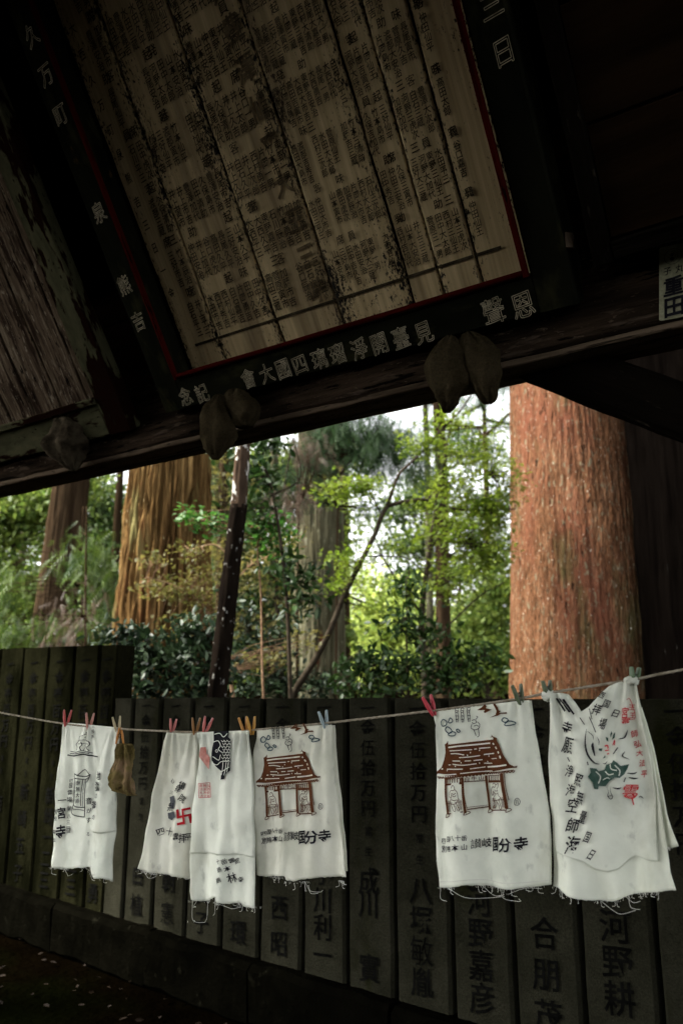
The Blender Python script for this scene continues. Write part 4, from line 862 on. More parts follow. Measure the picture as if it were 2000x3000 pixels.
# ================================================================== CLOTHES PEGS
PINS = 'plastic pegs on the clothesline'
def peg(px, py, tilt, col, label, hpx=48, flip=False, spread=.34, turn=.5):
    mat = M_.get('peg_%s' % col[0]) or pin_mat('peg_%s' % col[0], col[1])
    a, z = inB(px, py, NL); c = W(a, NL, z); dep = c[1]
    ln = hpx / 2461 * dep
    ax = Rt * math.sin(tilt) + Zv * math.cos(tilt) * (-1 if flip else 1)          # from jaws to handles
    sp = Nb * turn + Rt * (1 - turn); sp = sp - ax * np.dot(sp, ax); sp /= np.linalg.norm(sp); th = np.cross(ax, sp)
    root = thing('clothes_peg', label, 'clothes peg', c, PINS)
    for s_ in (-1, 1):
        d = ax + sp * s_ * math.tan(spread / 2); d /= np.linalg.norm(d); u = np.cross(th, d)
        p_ = c - ax * ln * .42 + sp * s_ * .0028
        vs, fs = [], []
        for i, (t, w_, h_) in enumerate(((0, .0045, .0022), (.12, .006, .003), (.42, .0075, .0042), (.55, .0078, .0042), (.85, .0072, .003), (.97, .0066, .0028), (1.0, .0045, .002))):
            for (x, y) in ((-1, -.6), (-.6, -1), (.6, -1), (1, -.6), (1, .6), (.6, 1), (-.6, 1), (-1, .6)):
                vs.append(tuple(p_ + d * ln * t + th * x * w_ + u * y * h_))
        for i in range(6):
            for j in range(8): fs.append((i * 8 + j, i * 8 + (j + 1) % 8, (i + 1) * 8 + (j + 1) % 8, (i + 1) * 8 + j))
        fs.append(tuple(range(7, -1, -1))); fs.append(tuple(48 + j for j in range(8)))
        mesh('peg_leg', vs, fs, mat, root)
    co = c + ax * ln * .06
    pts = [co + (sp * math.cos(q) + ax * math.sin(q)) * .0055 + th * (.004 * (q / 9.42 - .5) * 2) for q in np.linspace(0, 9.42 * 2, 30)]
    mesh('spring', *tube_geo(pts, .0008, 5), M_['iron'], root)
    return root
PK, RD, OR, BR, BG_, GY, GN = ('pink', (.5, .16, .14)), ('red', (.42, .03, .045)), ('orange', (.5, .2, .03)), ('brown', (.25, .12, .03)), ('beige', (.42, .35, .2)), ('grey', (.25, .32, .33)), ('green', (.06, .085, .035))
peg(196, 2108, .08, ('rose', (.5, .1, .09)), 'rose peg at the left corner of the leftmost towel')
peg(262, 2118, .05, ('salmon', (.5, .23, .18)), 'salmon peg midway along the leftmost towel', 50)
peg(344, 2128, -.22, BG_, 'beige peg at the right corner of the leftmost towel', 50)
peg(352, 2152, .05, OR, 'upside-down orange peg gripping the brown rag', 46, flip=True)
peg(506, 2128, .12, PK, 'pale pink peg on the pinched corner of the emblem towel', 38)
peg(573, 2132, .05, BR, 'brown peg where the emblem towel meets the koi towel', 50)
peg(604, 2130, .35, ('coral', (.55, .15, .13)), 'coral pink peg leaning right at the koi towel corner', 52)
peg(716, 2130, -.28, ('ochre', (.42, .19, .03)), 'ochre peg leaning left, first of two beside the gate print', 52)
peg(737, 2130, -.12, ('amber', (.48, .24, .03)), 'amber peg, second of two beside the gate print', 52)
peg(950, 2112, -.25, GY, 'grey-blue peg at the right corner of the aged gate towel', 52)
peg(1262, 2072, -.42, RD, 'bright red peg at the left corner of the large gate towel', 62)
peg(1520, 2040, -.22, GN, 'dark olive peg at the right corner of the large gate towel', 62)
peg(1603, 2022, -.1, GN, 'dark olive peg behind the left knot of the crumpled towel', 50)
peg(1858, 1985, .12, ('moss', (.08, .13, .06)), 'moss green peg on the right knot of the crumpled towel', 54)

# ================================================================== TREES
def trunk_geo(path, rads, na=120, nz=120, furrow=.03, ffreq=9, zf=.5, fine=.006, seed=0, wob=1.6, plate=8):
    """path: points bottom to top; rads; ridged bark displaced in the mesh"""
    P = np.array(path, float); d = np.r_[0, np.cumsum(np.linalg.norm(np.diff(P, axis=0), axis=1))]
    ts = np.linspace(0, d[-1], nz); C = np.c_[[np.interp(ts, d, P[:, i]) for i in range(3)]].T; Rr = np.interp(ts, d, rads)
    vs, fs = [], []
    for i in range(nz):
        for j in range(na):
            q = 2 * math.pi * j / na; cx, cy = math.cos(q), math.sin(q); r = Rr[i]; z = ts[i]
            nzv = mnoise.noise(Vector((cx * ffreq * .32 + seed, cy * ffreq * .32, z * .25))) * .6
            cr1 = mnoise.noise(Vector((cx * plate + seed, cy * plate, z * .55))); cr2 = mnoise.noise(Vector((cx * plate * 2.1, cy * plate * 2.1 + seed, z * 1.1 + 7)))
            crack = math.exp(-(cr1 / .07) ** 2) + .55 * math.exp(-(cr2 / .09) ** 2)
            k = math.sin(q * ffreq * 2.2 + nzv * wob + mnoise.noise(Vector((cx * 3, cy * 3, z * zf * 2 + seed))) * wob * .4)
            rid = (.45 - crack - .3 * (1 - abs(k)) ** 2.2) * furrow * (1 + .6 * mnoise.noise(Vector((cx * 4, cy * 4, z * 2 + 9))))
            rid += mnoise.noise(Vector((cx * 14 + seed, cy * 14, z * 3))) * furrow * .4
            rr_ = r + rid + mnoise.noise(Vector((cx * 30, cy * 30, z * 8))) * fine + mnoise.noise(Vector((cx * 1.3, cy * 1.3, z * .4 + seed))) * r * .04
            vs.append((C[i, 0] + rr_ * cx, C[i, 1] + rr_ * cy, C[i, 2]))
    for i in range(nz - 1):
        for j in range(na): fs.append((i * na + j, i * na + (j + 1) % na, (i + 1) * na + (j + 1) % na, (i + 1) * na + j))
    fs.append(tuple((nz - 1) * na + j for j in range(na)))
    return vs, fs

# leaf templates: (verts, triangles), unit length along +x, lying in xy
def _tm(v, f): return np.array(v, float), np.array(f, int)
LEAF = _tm([(0, 0, 0), (.28, .2, .03), (.28, -.2, .03), (.65, .2, .02), (.65, -.2, .02), (1, 0, -.08), (.45, 0, -.03)], [(0, 6, 1), (0, 2, 6), (1, 6, 3), (2, 4, 6), (3, 6, 5), (4, 5, 6)])
DIAM = _tm([(0, 0, 0), (.5, .26, .04), (1, 0, -.05), (.5, -.26, .04)], [(0, 2, 1), (0, 3, 2)])
mv, mf = [(0, 0, 0)], []
for q in (-100, -50, 0, 50, 100):
    c, s = math.cos(R(q)), math.sin(R(q)); l = 1 - abs(q) / 220; o = len(mv)
    mv += [(c * l * .45 - s * .13, s * l * .45 + c * .13, .02), (c * l, s * l, -.05), (c * l * .45 + s * .13, s * l * .45 - c * .13, .02)]; mf += [(0, o + 1, o), (0, o + 2, o + 1)]
MAPLE = _tm([(x * .6, y * .6, z) for x, y, z in mv], mf)
nv_, nf_ = [], []
for i in range(12):                                             # cedar spray: blades off a stem
    t = i / 12; sd_ = 1 if i % 2 else -1; o = len(nv_); l = .42 * (1 - t * .55)
    nv_ += [(t, 0, 0), (t + .05, 0, .0), (t + l * .75, sd_ * l * .62, -.1 - .1 * t)]; nf_ += [(o, o + 1, o + 2)]
o = len(nv_); nv_ += [(0, -.012, 0), (0, .012, 0), (1.05, 0, -.12)]; nf_ += [(o, o + 1, o + 2)]
SPRAY = _tm(nv_, nf_)
def scatter(tmpl, P, size, aim=None, spread=1.0, flat=0.0, jitter=.35, rng=RNG):
    """place a template at points P; aim: preferred direction; flat: 0 random roll .. 1 lying level"""
    tv, tf = tmpl; n = len(P)
    d = rng.normal(size=(n, 3)) * spread
    if aim is not None: d = d + np.asarray(aim)
    if flat: d[:, 2] *= (1 - flat)
    d /= np.linalg.norm(d, axis=1)[:, None] + 1e-9
    up = rng.normal(size=(n, 3)) * (1 - flat * .8) + np.array([0, 0, 1.2 * flat + .3]); up /= np.linalg.norm(up, axis=1)[:, None]
    s = np.cross(up, d); s /= np.linalg.norm(s, axis=1)[:, None] + 1e-9; u = np.cross(d, s)
    sz = (size * (1 + rng.uniform(-jitter, jitter, n)))[:, None, None]
    V = P[:, None, :] + sz * (tv[None, :, 0:1] * d[:, None, :] + tv[None, :, 1:2] * s[:, None, :] + tv[None, :, 2:3] * u[:, None, :])
    T = tf[None] + (np.arange(n) * len(tv))[:, None, None]
    return V.reshape(-1, 3), T.reshape(-1, 3)
def blob(c, r, n, rng=RNG, hollow=.3):
    d = rng.normal(size=(n, 3)); d /= np.linalg.norm(d, axis=1)[:, None]
    rad = rng.uniform(hollow, 1, n) ** .6
    return np.asarray(c) + d * rad[:, None] * np.asarray(r)
def clumps(c, r, n_cl, per, cr, rng=RNG):
    """leaf positions gathered in small clumps inside an ellipsoid: gaps stay between them"""
    cc = blob(c, r, n_cl, rng, .1); P = cc[:, None, :] + rng.normal(size=(n_cl, per, 3)) * cr * np.array([1, 1, .5])
    return P.reshape(-1, 3), cc
def cat(gs):
    V, T, o = [], [], 0
    for v, t in gs: V.append(v); T.append(t + o); o += len(v)
    return np.concatenate(V), np.concatenate(T)
def twigs(origins, ends, r0, r1, rng=RNG):
    g = []
    for a, b in zip(origins, ends):
        a, b = np.asarray(a, float), np.asarray(b, float); m = (a + b) / 2 + rng.normal(size=3) * np.linalg.norm(b - a) * .08
        g.append(tube_geo([a, m, b], [r0, (r0 + r1) / 2, r1], 5))
    return g
def big_tree(name, label, path, rads, mat, group='big cedar trunks behind the fence', high=True, **k):
    root = thing(name, label, 'tree', path[0], group)
    mesh('trunk', *trunk_geo(path, rads, **k), mat, root, smooth=True)
    if high:                                                    # crown far above the view
        top = np.array(path[-1]); o, e_, Ps = [], [], []
        for i in range(12):
            q = i * 2.4; zz = top[2] - 3.2 * (i / 12); l = 1.1 + 1.2 * i / 12
            s_ = np.array([np.interp(zz, [p[2] for p in path], [p[0] for p in path]), np.interp(zz, [p[2] for p in path], [p[1] for p in path]), zz]); t_ = s_ + np.array([math.cos(q) * l, math.sin(q) * l, .15])
            o.append(s_); e_.append(t_); Ps.append(blob(t_, (.8, .8, .5), 70)); Ps.append(blob((s_ + t_) / 2, (.5, .5, .4), 40))
        mesh('limb', *join(twigs(o, e_, .07, .02)), mat, root, smooth=True)
        P = np.concatenate(Ps); bulk('crown', *scatter(SPRAY, P, .34, aim=(0, 0, -.6)), M_['needle_dark'], root)
    return root
big_tree('cedar_tree', 'massive red-barked cedar trunk filling the right side behind the fence', [(2.36, 8.05, -.1), (2.36, 8.05, 1.5), (2.37, 8.05, 4.7), (2.38, 8.05, 12)], [.86, .73, .60, .42], M_['bark_red'], na=300, nz=260, plate=13, furrow=.011, ffreq=15, zf=.7, fine=.007, seed=2)
big_tree('cedar_tree', 'cedar trunk, deep shade painted as near-black bark, cut off by the right edge of the view', [(3.28, 7.0, -.1), (3.28, 7.0, 1.5), (3.27, 7, 4.2), (3.26, 7, 11)], [.74, .68, .68, .5], M_['bark_shaded'], na=150, nz=160, furrow=.03, ffreq=12, seed=5)
big_tree('cedar_tree', 'big cedar trunk with deeply furrowed golden brown bark, left of the leaning pole', [(-1.93, 9, -.1), (-1.94, 9, 1.5), (-1.95, 9, 4.2), (-1.97, 9, 12)], [.72, .535, .40, .28], M_['bark_furrow'], na=420, nz=240, plate=7.5, furrow=.085, ffreq=8.5, zf=.5, fine=.010, seed=7)
big_tree('cedar_tree', 'shadowed brown cedar trunk beyond the drooping sprays at far left', [(-5.05, 14, -.1), (-4.95, 14, 1.5), (-4.75, 14, 5.6), (-4.5, 14, 13)], [.42, .36, .29, .2], M_['bark_brown'], na=110, nz=110, furrow=.03, ffreq=10, seed=9)
big_tree('cedar_tree', 'pale grey ribbed cedar trunk at the centre behind the curved sapling', [(-.36, 13, -.1), (-.36, 13, 1.5), (-.34, 13, 6), (-.3, 13, 14)], [.5, .43, .35, .24], M_['bark_grey'], na=150, nz=120, furrow=.035, ffreq=12, seed=12)
FT = 'slim trunks standing deeper in the wood'
for lab, x, w_, Y, m in (('slim dark trunk rising through the bright gap left of the red cedar', 1300, 42, 16, 'bark_brown'), ('thin grey trunk just right of the curved sapling', 1262, 22, 19, 'bark_grey'), ('thin brown trunk right beside the pale central cedar', 1018, 22, 20, 'bark_brown'),
                         ('thin trunk showing between furrowed cedar and shadowed trunk', 312, 24, 20, 'bark_brown'), ('slim pale trunk just right of the leaning pole', 795, 26, 17, 'bark_grey'), ('thin trunk nearest the left edge, far behind', 40, 22, 22, 'bark_grey'), ('slender trunk close to the left side of the red cedar', 1455, 20, 24, 'bark_brown'), ('slim trunk showing between furrowed cedar and leaning pole', 640, 30, 16, 'bark_brown')):
    b = at(x, 2045, Y); r = w_ / 2461 * Y / 2
    big_tree('slim_tree', lab, [(b[0], Y, -.1), (b[0], Y, 1.5), (b[0] + random.uniform(-.1, .1), Y, 6), (b[0], Y, 12)], [r * 1.3, r * 1.1, r * .9, r * .5], M_[m], FT, na=40, nz=60, furrow=.012, ffreq=8, seed=x)
# leaning pole
pb, pm, pt = at(635, 2045, 5.5), at(699, 1480, 5.5), at(712, 1300, 5.5)
root = thing('leaning_pole', 'slim leaning trunk, shade painted black below and spotted with white lichen above', 'tree', pb + (pb - pm) * .9)
low = pb + (pb - pm) * (1.5 / (pm[2] - pb[2])); low[2] = -.05; hi2 = pt + (pt - pm) * 3.0
mesh('lower_trunk', *trunk_geo([low, pb, pm], [.07, .064, .057], na=40, nz=70, furrow=.004, ffreq=6, seed=3), M_['lichen_pole_shaded'], root, smooth=True)
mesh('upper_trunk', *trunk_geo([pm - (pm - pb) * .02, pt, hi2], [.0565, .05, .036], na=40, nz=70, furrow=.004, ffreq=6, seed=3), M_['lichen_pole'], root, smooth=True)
Ps = np.concatenate([blob(hi2 + np.array([dx, dy, dz]), (.5, .5, .35), 120) for dx, dy, dz in ((0, 0, 0), (.5, .2, -.2), (-.4, .1, -.1), (.1, -.3, .2))])
bulk('crown', *scatter(LEAF, Ps, .09), M_['leaf_glossy'], root)

def px_path(pts, Y, dY=0): return [at(x, y, Y + dY * i) for i, (x, y) in enumerate(pts)]
def px_blob(x, y, Y, rx, ry): c = at(x, y, Y); return c, (rx / 2461 * Y, max(rx, ry) / 2461 * Y * .8, ry / 2461 * Y)
def plant(name, label, cat_, base, stems, mat_stem, mat_leaf, tmpl, size, blobs, Y, group=None, aim=None, flat=0.0, n_cl=14, per=9, cr=.09, spread=1.0, twig=.004):
    """stems: list of (path px, r0, r1); blobs: (x, y, rx, ry, density[, dY])"""
    root = thing(name, label, cat_, base, group); g = []; ends = []
    for pts, r0, r1 in stems:
        w_ = smooth_path(px_path(pts, Y), 5); ends += w_[len(w_) // 3:]
        g.append(tube_geo(w_, list(np.linspace(r0, r1, len(w_))), 7))
    Ps = []; ends = np.array(ends)
    for bb in blobs:
        c, r = px_blob(bb[0], bb[1], Y + (bb[5] if len(bb) > 5 else 0), bb[2], bb[3]); n = max(2, int(n_cl * bb[4]))
        P, cc = clumps(c, r, n, per, cr); Ps.append(P)
        for q in cc:
            j = np.argmin(((ends - q) ** 2).sum(1) + np.maximum(0, ends[:, 2] - q[2]) * .05); g += twigs([ends[j]], [q], twig, twig * .4)
    mesh('trunk' if cat_ == 'tree' else 'stem', *join(g), M_[mat_stem], root, smooth=True)
    bulk('crown' if cat_ == 'tree' else 'foliage', *scatter(tmpl, np.concatenate(Ps), size, aim=aim, flat=flat, spread=spread), M_[mat_leaf], root)
    return root
g0 = lambda x, Y: np.array([at(x, 2045, Y)[0], Y, 0.0])
UG = 'shrubs and saplings behind the fence'
# curved maple sapling
plant('maple_tree', 'curved maple sapling with yellow-green leaves arching to the right', 'tree', g0(800, 7), [
    ([(700, 2620), (780, 2240), (860, 2035), (915, 1945), (965, 1850), (1010, 1740), (1065, 1630), (1100, 1560), (1118, 1510), (1135, 1482)], .034, .018),
    ([(1135, 1482), (1195, 1468), (1250, 1465), (1330, 1490), (1420, 1496), (1510, 1492)], .018, .006), ([(1135, 1482), (1152, 1430), (1172, 1385), (1222, 1338), (1290, 1262), (1350, 1200), (1400, 1120)], .016, .006),
    ([(1250, 1465), (1300, 1420), (1370, 1396), (1432, 1390)], .010, .004), ([(1195, 1650), (1210, 1740), (1275, 1720), (1270, 1800)], .006, .003), ([(1065, 1630), (1140, 1630), (1200, 1640), (1270, 1710)], .008, .003), ([(1290, 1262), (1380, 1255), (1500, 1250)], .007, .003), ([(1330, 1490), (1345, 1540), (1370, 1580)], .005, .002), ([(1118, 1510), (1060, 1410), (1000, 1425), (960, 1440)], .007, .003)],
    'branch', 'leaf_maple', MAPLE, .062, [(1060, 1430, 70, 35, 1.6), (990, 1440, 50, 22, .9), (1330, 1420, 90, 45, 1.8), (1420, 1480, 80, 40, 1.8), (1340, 1570, 80, 60, 1.6), (1440, 1620, 60, 50, 1.2), (1250, 1310, 60, 45, 1.2), (1470, 1400, 50, 60, 1.2), (1180, 1720, 60, 28, 1.0), (1020, 1640, 60, 22, .8), (1350, 1660, 60, 50, .9), (1300, 1240, 60, 30, .8), (1290, 1720, 40, 30, .7), (1100, 1780, 70, 26, .7), (1430, 1540, 60, 40, 1), (1240, 1480, 60, 40, .8), (1000, 1710, 40, 18, .5), (1400, 1330, 70, 45, 1.0)], 7.2, UG, flat=.55, n_cl=24, per=12, cr=.085)
plant('maple_tree', 'broad yellow-green maple spreading across the bright gap behind the curved sapling', 'tree', g0(1250, 11), [
    ([(1250, 2360), (1245, 2000), (1235, 1800), (1260, 1600), (1290, 1400), (1330, 1200)], .06, .015), ([(1235, 1800), (1130, 1650), (1080, 1520)], .02, .005), ([(1260, 1600), (1400, 1500), (1490, 1450)], .02, .005), ([(1290, 1400), (1200, 1300), (1120, 1250)], .014, .004), ([(1290, 1400), (1400, 1300), (1480, 1230)], .014, .004), ([(1245, 1900), (1400, 1750), (1490, 1700)], .016, .004)],
    'branch', 'leaf_maple', MAPLE, .075, [(1080, 1560, 80, 60, 1.6), (1160, 1620, 80, 50, 1.5), (1250, 1560, 80, 50, 1.4), (1350, 1500, 90, 50, 1.8), (1450, 1560, 70, 70, 1.8), (1440, 1360, 70, 60, 1.3), (1330, 1350, 70, 50, 1.1), (1230, 1400, 70, 50, 1.2), (1180, 1300, 70, 50, .8), (1430, 1690, 90, 50, 1.0), (1290, 1670, 90, 40, .8), (1120, 1720, 80, 40, .7), (1040, 1680, 60, 50, .9), (1470, 1250, 50, 40, .6), (1360, 1230, 60, 40, .6), (1050, 1480, 60, 50, .8)], 11, UG, flat=.5, n_cl=15, per=12, cr=.13)
plant('maple_tree', 'yellow-green maple behind the leaning pole and grey cedar', 'tree', g0(830, 10), [([(830, 2400), (825, 2000), (810, 1700), (830, 1450), (860, 1280)], .04, .01), ([(810, 1700), (700, 1600), (640, 1500)], .015, .004), ([(830, 1450), (950, 1400)], .012, .004)],
    'branch', 'leaf_maple_olive', MAPLE, .07, [(700, 1560, 70, 60, 1.6), (640, 1650, 60, 70, 1.4), (760, 1700, 90, 60, 1.8), (820, 1580, 60, 50, 1.2), (860, 1780, 80, 60, 1.6), (690, 1820, 70, 60, 1.4), (640, 1450, 50, 60, 1.0), (940, 1400, 60, 40, 1.0), (720, 1420, 60, 50, 1.0), (790, 1850, 90, 50, 1.4), (620, 1350, 40, 50, .8)], 10, UG, flat=.45, n_cl=18, per=10, cr=.11)
# olive maple spray before the furrowed cedar
plant('maple_tree', 'low olive-leaved maple spreading in front of the furrowed cedar', 'tree', g0(640, 7.4), [([(700, 2500), (690, 2100), (650, 1900), (600, 1780), (520, 1720), (430, 1690)], .02, .005), ([(650, 1900), (690, 1700), (640, 1600), (560, 1610)], .012, .004), ([(690, 1700), (760, 1640), (900, 1600)], .008, .003)],
    'twig_tan', 'leaf_maple_olive', MAPLE, .055, [(470, 1720, 90, 40, 2.0), (540, 1750, 80, 40, 1.6), (560, 1620, 60, 35, 1.2), (450, 1640, 50, 28, .8), (610, 1680, 60, 40, 1.2), (760, 1640, 80, 40, 1.4), (840, 1590, 60, 30, 1.0), (520, 1820, 70, 40, 1.0), (780, 1930, 90, 35, 1.6), (900, 1880, 60, 30, .8), (640, 1760, 70, 50, 1.0)], 7.0, UG, flat=.5, n_cl=13, per=8, cr=.07)
plant('fern_sapling', 'small bright green sapling with feathery leaves right of the leaning pole', 'shrub', g0(760, 6.6), [([(790, 2400), (770, 2000), (765, 1750), (755, 1600), (780, 1520)], .012, .004)], 'twig_tan', 'leaf_fern', LEAF, .06, [(780, 1550, 70, 50, 2.2), (560, 1510, 45, 22, .9), (820, 1600, 60, 30, 1), (640, 1540, 40, 30, .8)], 6.6, UG, flat=.55, n_cl=14, per=9, cr=.07)
plant('camellia_shrub', 'tall camellia with large dark leaves near the top of the leaning pole', 'shrub', g0(840, 6.4), [([(860, 2500), (850, 2000), (835, 1700), (800, 1450), (770, 1340), (790, 1240)], .02, .006), ([(800, 1450), (880, 1400), (860, 1290)], .008, .004)], 'branch', 'leaf_glossy', LEAF, .08, [(760, 1390, 50, 80, 2.0), (790, 1300, 60, 40, 1.4), (740, 1500, 40, 50, 1.2), (880, 1700, 60, 40, 1.4), (850, 1660, 50, 40, 1.0), (890, 1770, 50, 30, 1.1), (640, 1300, 30, 60, .8)], 6.4, UG, n_cl=11, per=7, cr=.08)
plant('camellia_shrub', 'glossy dark green camellia below the bright gap, left of the red cedar', 'shrub', g0(1200, 6.8), [([(1200, 2500), (1195, 2050), (1190, 1850), (1190, 1690)], .014, .004), ([(1195, 2050), (1120, 1950), (1060, 1900)], .009, .003), ([(1195, 2050), (1320, 1960), (1420, 1920)], .009, .003)], 'branch', 'leaf_glossy', LEAF, .068,
      [(1190, 1720, 30, 45, 1.2), (1180, 1820, 55, 50, 1.9), (1250, 1850, 60, 35, 1.4), (1120, 1930, 80, 50, 2.2), (1230, 1960, 90, 60, 2.4), (1340, 1930, 70, 50, 2.0), (1420, 1930, 50, 45, 1.1), (1030, 1960, 60, 40, 1.4), (1320, 2000, 100, 40, 2), (1100, 2010, 120, 40, 2.2)], 6.8, UG, n_cl=12, per=8, cr=.075)
plant('dark_shrub', 'mass of dark glossy leaves at the foot of the furrowed cedar', 'shrub', g0(520, 6.3), [([(520, 2500), (520, 2100), (480, 1950), (380, 1860)], .014, .004), ([(520, 2100), (600, 1980), (620, 1880)], .009, .003)], 'branch', 'leaf_dark', LEAF, .072,
      [(460, 1930, 90, 45, 2.4), (560, 1900, 80, 60, 2.6), (400, 1880, 70, 35, 1.6), (480, 2010, 130, 45, 3.6), (610, 1980, 70, 70, 2.6), (350, 1860, 50, 28, .9), (590, 1840, 60, 35, 1.3)], 6.3, UG, n_cl=14, per=9, cr=.08)
plant('dark_shrub', 'dark leafy shrub between the leaning pole and the grey cedar', 'shrub', g0(820, 7.6), [([(820, 2500), (820, 2050), (800, 1950), (740, 1850)], .014, .004), ([(820, 2050), (900, 1960)], .009, .003)], 'branch', 'leaf_dark', LEAF, .066,
      [(770, 1990, 90, 60, 2.6), (860, 2000, 80, 50, 2.2), (720, 1900, 50, 70, 1.6), (800, 1890, 60, 50, 1.3), (950, 2010, 60, 40, 1.4), (840, 1830, 50, 50, .9), (690, 1800, 40, 90, 1.3)], 7.6, UG, n_cl=14, per=9, cr=.09)
# drooping cedar sprays
def cedar(name, label, x, Y, blobs, mat, size=.26, stems=(), n_cl=9, per=10, cr=.13, group=UG):
    return plant(name, label, 'tree', g0(x, Y), [([(x, 2045 + 2400 * 1.5 / Y), (x, 1900), (x + 4, 1500), (x + 6, 1560)], .02, .004)] + list(stems), 'bark_brown', mat, SPRAY, size, blobs, Y, group, aim=(0, 0, -1.1), n_cl=n_cl, per=per, cr=cr, spread=.55, twig=.008)
cedar('young_cedar', 'young cedar with soft drooping green sprays before the far-left trunk', 240, 10.5, [(265, 1650, 70, 55, 2.2), (290, 1600, 60, 45, 1.2), (60, 1830, 110, 45, 2.2), (240, 1810, 100, 60, 2.4), (60, 1880, 90, 40, 1.6), (310, 1740, 55, 70, 1.8), (20, 1700, 45, 70, 1.2), (330, 1850, 40, 50, 1), (160, 1840, 80, 40, 1.4)], 'needle', .24)
cedar('young_cedar', 'dead brown drooping cedar spray low at the left', 250, 9.8, [(230, 1850, 60, 70, 1.6), (190, 1800, 40, 40, .7), (240, 1740, 30, 40, .5)], 'needle_brown', .2, n_cl=4)
cedar('young_cedar', 'cedar whose dark fine boughs hang below the beam at the centre', 985, 9.0, [(1140, 1290, 120, 60, 3.4), (1060, 1250, 120, 50, 3.0), (1200, 1360, 60, 50, 1.5), (920, 1340, 80, 80, 2.2), (1080, 1340, 70, 50, 1.6), (980, 1260, 80, 50, 2.0), (860, 1420, 50, 80, 1.4), (1080, 1470, 40, 30, .5)], 'needle_dark', .2, stems=[([(988, 1400), (1080, 1300), (1220, 1340)], .015, .005)], n_cl=11)
cedar('young_cedar', 'brownish cedar twigs hanging before the grey central trunk', 870, 8.6, [(850, 1480, 40, 90, 1.2), (900, 1310, 50, 40, .8)], 'needle_brown', .2, n_cl=8)

# ---------------------------------------------------------------- the wood behind: every tree its own crown
BGR = 'leafy trees deeper in the wood'
def back_tree(label, x, Y, blobs, mat, size, dens=1.0, tmpl=DIAM):
    b = g0(x, Y); b[2] = max(0, (Y - 20) * .10); root = thing('leafy_tree', label, 'tree', b, BGR); g = []; Ps = []
    tp = at(x, min(bb[1] for bb in blobs) - 40, Y); r0 = .010 * Y * .6
    ax_ = [b, b + (tp - b) * .35 + RNG.normal(size=3) * .1, b + (tp - b) * .7 + RNG.normal(size=3) * .1, tp]; sp_ = smooth_path(ax_, 6)
    g.append(tube_geo(sp_, list(np.linspace(r0, r0 * .2, len(sp_))), 8)); S_ = np.array(sp_)
    for bb in blobs:
        c, r = px_blob(bb[0], bb[1], Y, bb[2], bb[3]); n = max(6, int(60 * bb[4] * dens))
        P, cc = clumps(c, r, n, 14, .028 * Y * .5); Ps.append(P)
        for q in cc[::5]:
            j = np.argmin(((S_ - q) ** 2).sum(1) + np.maximum(0, S_[:, 2] - q[2] + .5)); g += twigs([S_[j]], [q], r0 * .2, r0 * .05)
    mesh('trunk', *join(g), M_['branch'], root, smooth=True)
    bulk('crown', *scatter(tmpl, np.concatenate(Ps), size), M_[mat], root)
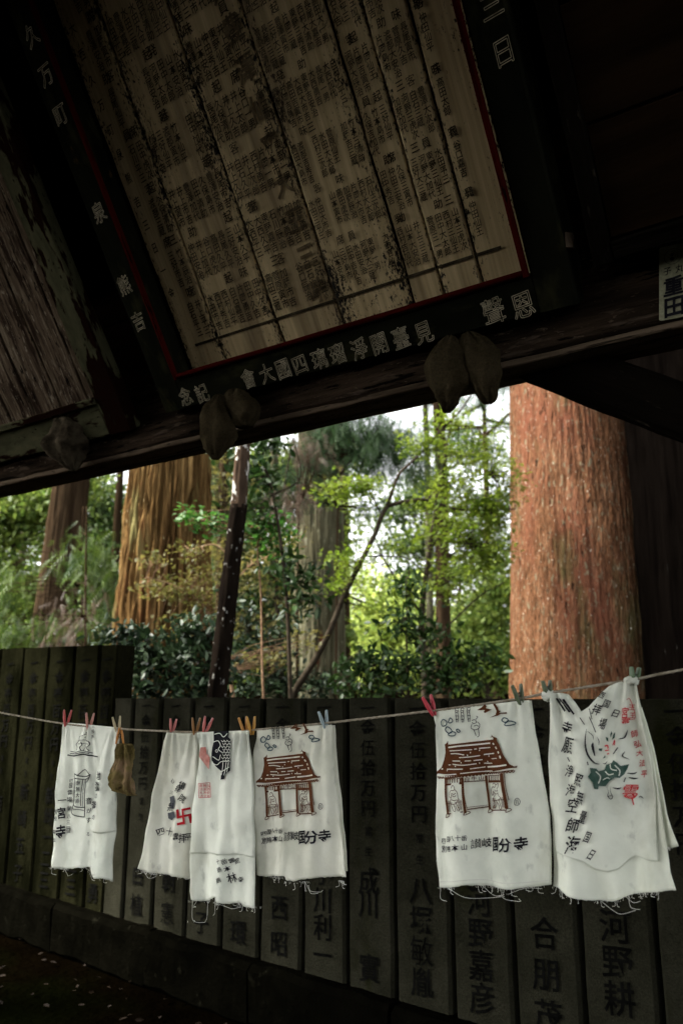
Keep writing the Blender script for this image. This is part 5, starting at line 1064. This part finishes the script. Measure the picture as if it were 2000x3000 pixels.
for args in (
    ('dense green tree filling the left background above the sprays', 60, 18, [(40, 1500, 130, 90, 2.2), (160, 1480, 100, 80, 1.2), (-60, 1620, 150, 120, 2), (60, 1740, 130, 90, 2), (240, 1420, 80, 60, .8), (-80, 1450, 120, 90, 1.6)], 'leaf_far', .16),
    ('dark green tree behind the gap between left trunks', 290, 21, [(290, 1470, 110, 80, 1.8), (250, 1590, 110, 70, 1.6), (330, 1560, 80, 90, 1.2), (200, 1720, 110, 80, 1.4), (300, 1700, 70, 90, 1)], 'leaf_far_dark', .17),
    ('pale leafy undergrowth tree low at far left', 150, 26, [(150, 1850, 200, 90, 2.4), (300, 1900, 120, 80, 1.4), (-60, 1880, 160, 90, 1.6), (80, 1560, 160, 120, 1.2)], 'leaf_far', .2),
    ('green tree behind the leaning pole', 650, 17, [(640, 1480, 80, 120, 1.8), (680, 1640, 90, 120, 1.8), (760, 1480, 90, 110, 1.4), (640, 1800, 90, 120, 1.8), (800, 1750, 90, 120, 1.4), (640, 1360, 50, 50, .8)], 'leaf_far_dark', .15),
    ('mid green tree behind the grey central cedar', 900, 20, [(830, 1380, 110, 90, 1.8), (960, 1560, 70, 110, 1.2), (880, 1650, 110, 110, 1.4), (920, 1860, 120, 110, 2), (760, 1900, 110, 110, 1.8), (1000, 1350, 100, 80, 1.0)], 'leaf_far', .17),
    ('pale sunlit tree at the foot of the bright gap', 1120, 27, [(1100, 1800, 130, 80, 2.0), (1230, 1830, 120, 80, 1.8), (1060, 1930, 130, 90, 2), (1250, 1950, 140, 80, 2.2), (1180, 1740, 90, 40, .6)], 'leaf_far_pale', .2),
    ('soft green tree close to the left side of the red cedar', 1420, 19, [(1420, 1800, 90, 90, 2.0), (1470, 1720, 60, 70, 1.0), (1380, 1900, 110, 90, 2.0), (1460, 1960, 80, 70, 1.6), (1440, 1650, 60, 40, .5)], 'leaf_far', .15),
    ('thin-leaved tall tree against the white sky', 1300, 30, [(1250, 1450, 60, 50, .45), (1380, 1300, 90, 60, .5), (1450, 1480, 70, 60, .5), (1300, 1560, 80, 50, .5), (1200, 1600, 70, 50, .45), (1160, 1500, 50, 50, .4), (1440, 1600, 60, 40, .35), (1350, 1680, 100, 30, .5), (1220, 1700, 90, 30, .5)], 'leaf_far_dark', .2, 2.6),
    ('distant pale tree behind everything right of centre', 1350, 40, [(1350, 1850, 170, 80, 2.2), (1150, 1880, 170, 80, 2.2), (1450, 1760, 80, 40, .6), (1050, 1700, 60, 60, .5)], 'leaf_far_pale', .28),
    ('distant green tree behind everything left of centre', 760, 36, [(640, 1600, 150, 150, 2), (780, 1700, 170, 160, 2), (900, 1500, 140, 130, 1.4), (560, 1450, 130, 110, 1.2), (700, 1900, 200, 110, 2), (760, 1380, 150, 80, 1.2)], 'leaf_far', .28),
    ('distant green tree behind everything at the left', 150, 38, [(120, 1500, 220, 120, 2), (300, 1560, 150, 130, 1.4), (100, 1720, 240, 130, 2.4), (300, 1800, 160, 130, 1.6), (-150, 1600, 200, 200, 2)], 'leaf_far', .3),
    ('dark leafy tree out of sight behind the red cedar', 1750, 22, [(1750, 1600, 200, 200, 2), (1700, 1850, 220, 150, 2), (1900, 1700, 200, 200, 2)], 'leaf_far_dark', .18)):
    back_tree(*args)

# ================================================================== LITTER
P = np.c_[RNG.uniform(-4.5, 1.5, 800), RNG.uniform(1.5, 6.2, 800), np.full(800, .012)]
P = P[(P @ Mf < MF - .1)]; P[:, 2] += RNG.uniform(0, .02, len(P))
tag(bulk('fallen_leaves', *scatter(LEAF, P, .034, flat=.85), M_['dead_leaf']), 'scattered dry brown leaves on the dark ground below the fence', 'fallen leaves', kind='stuff')
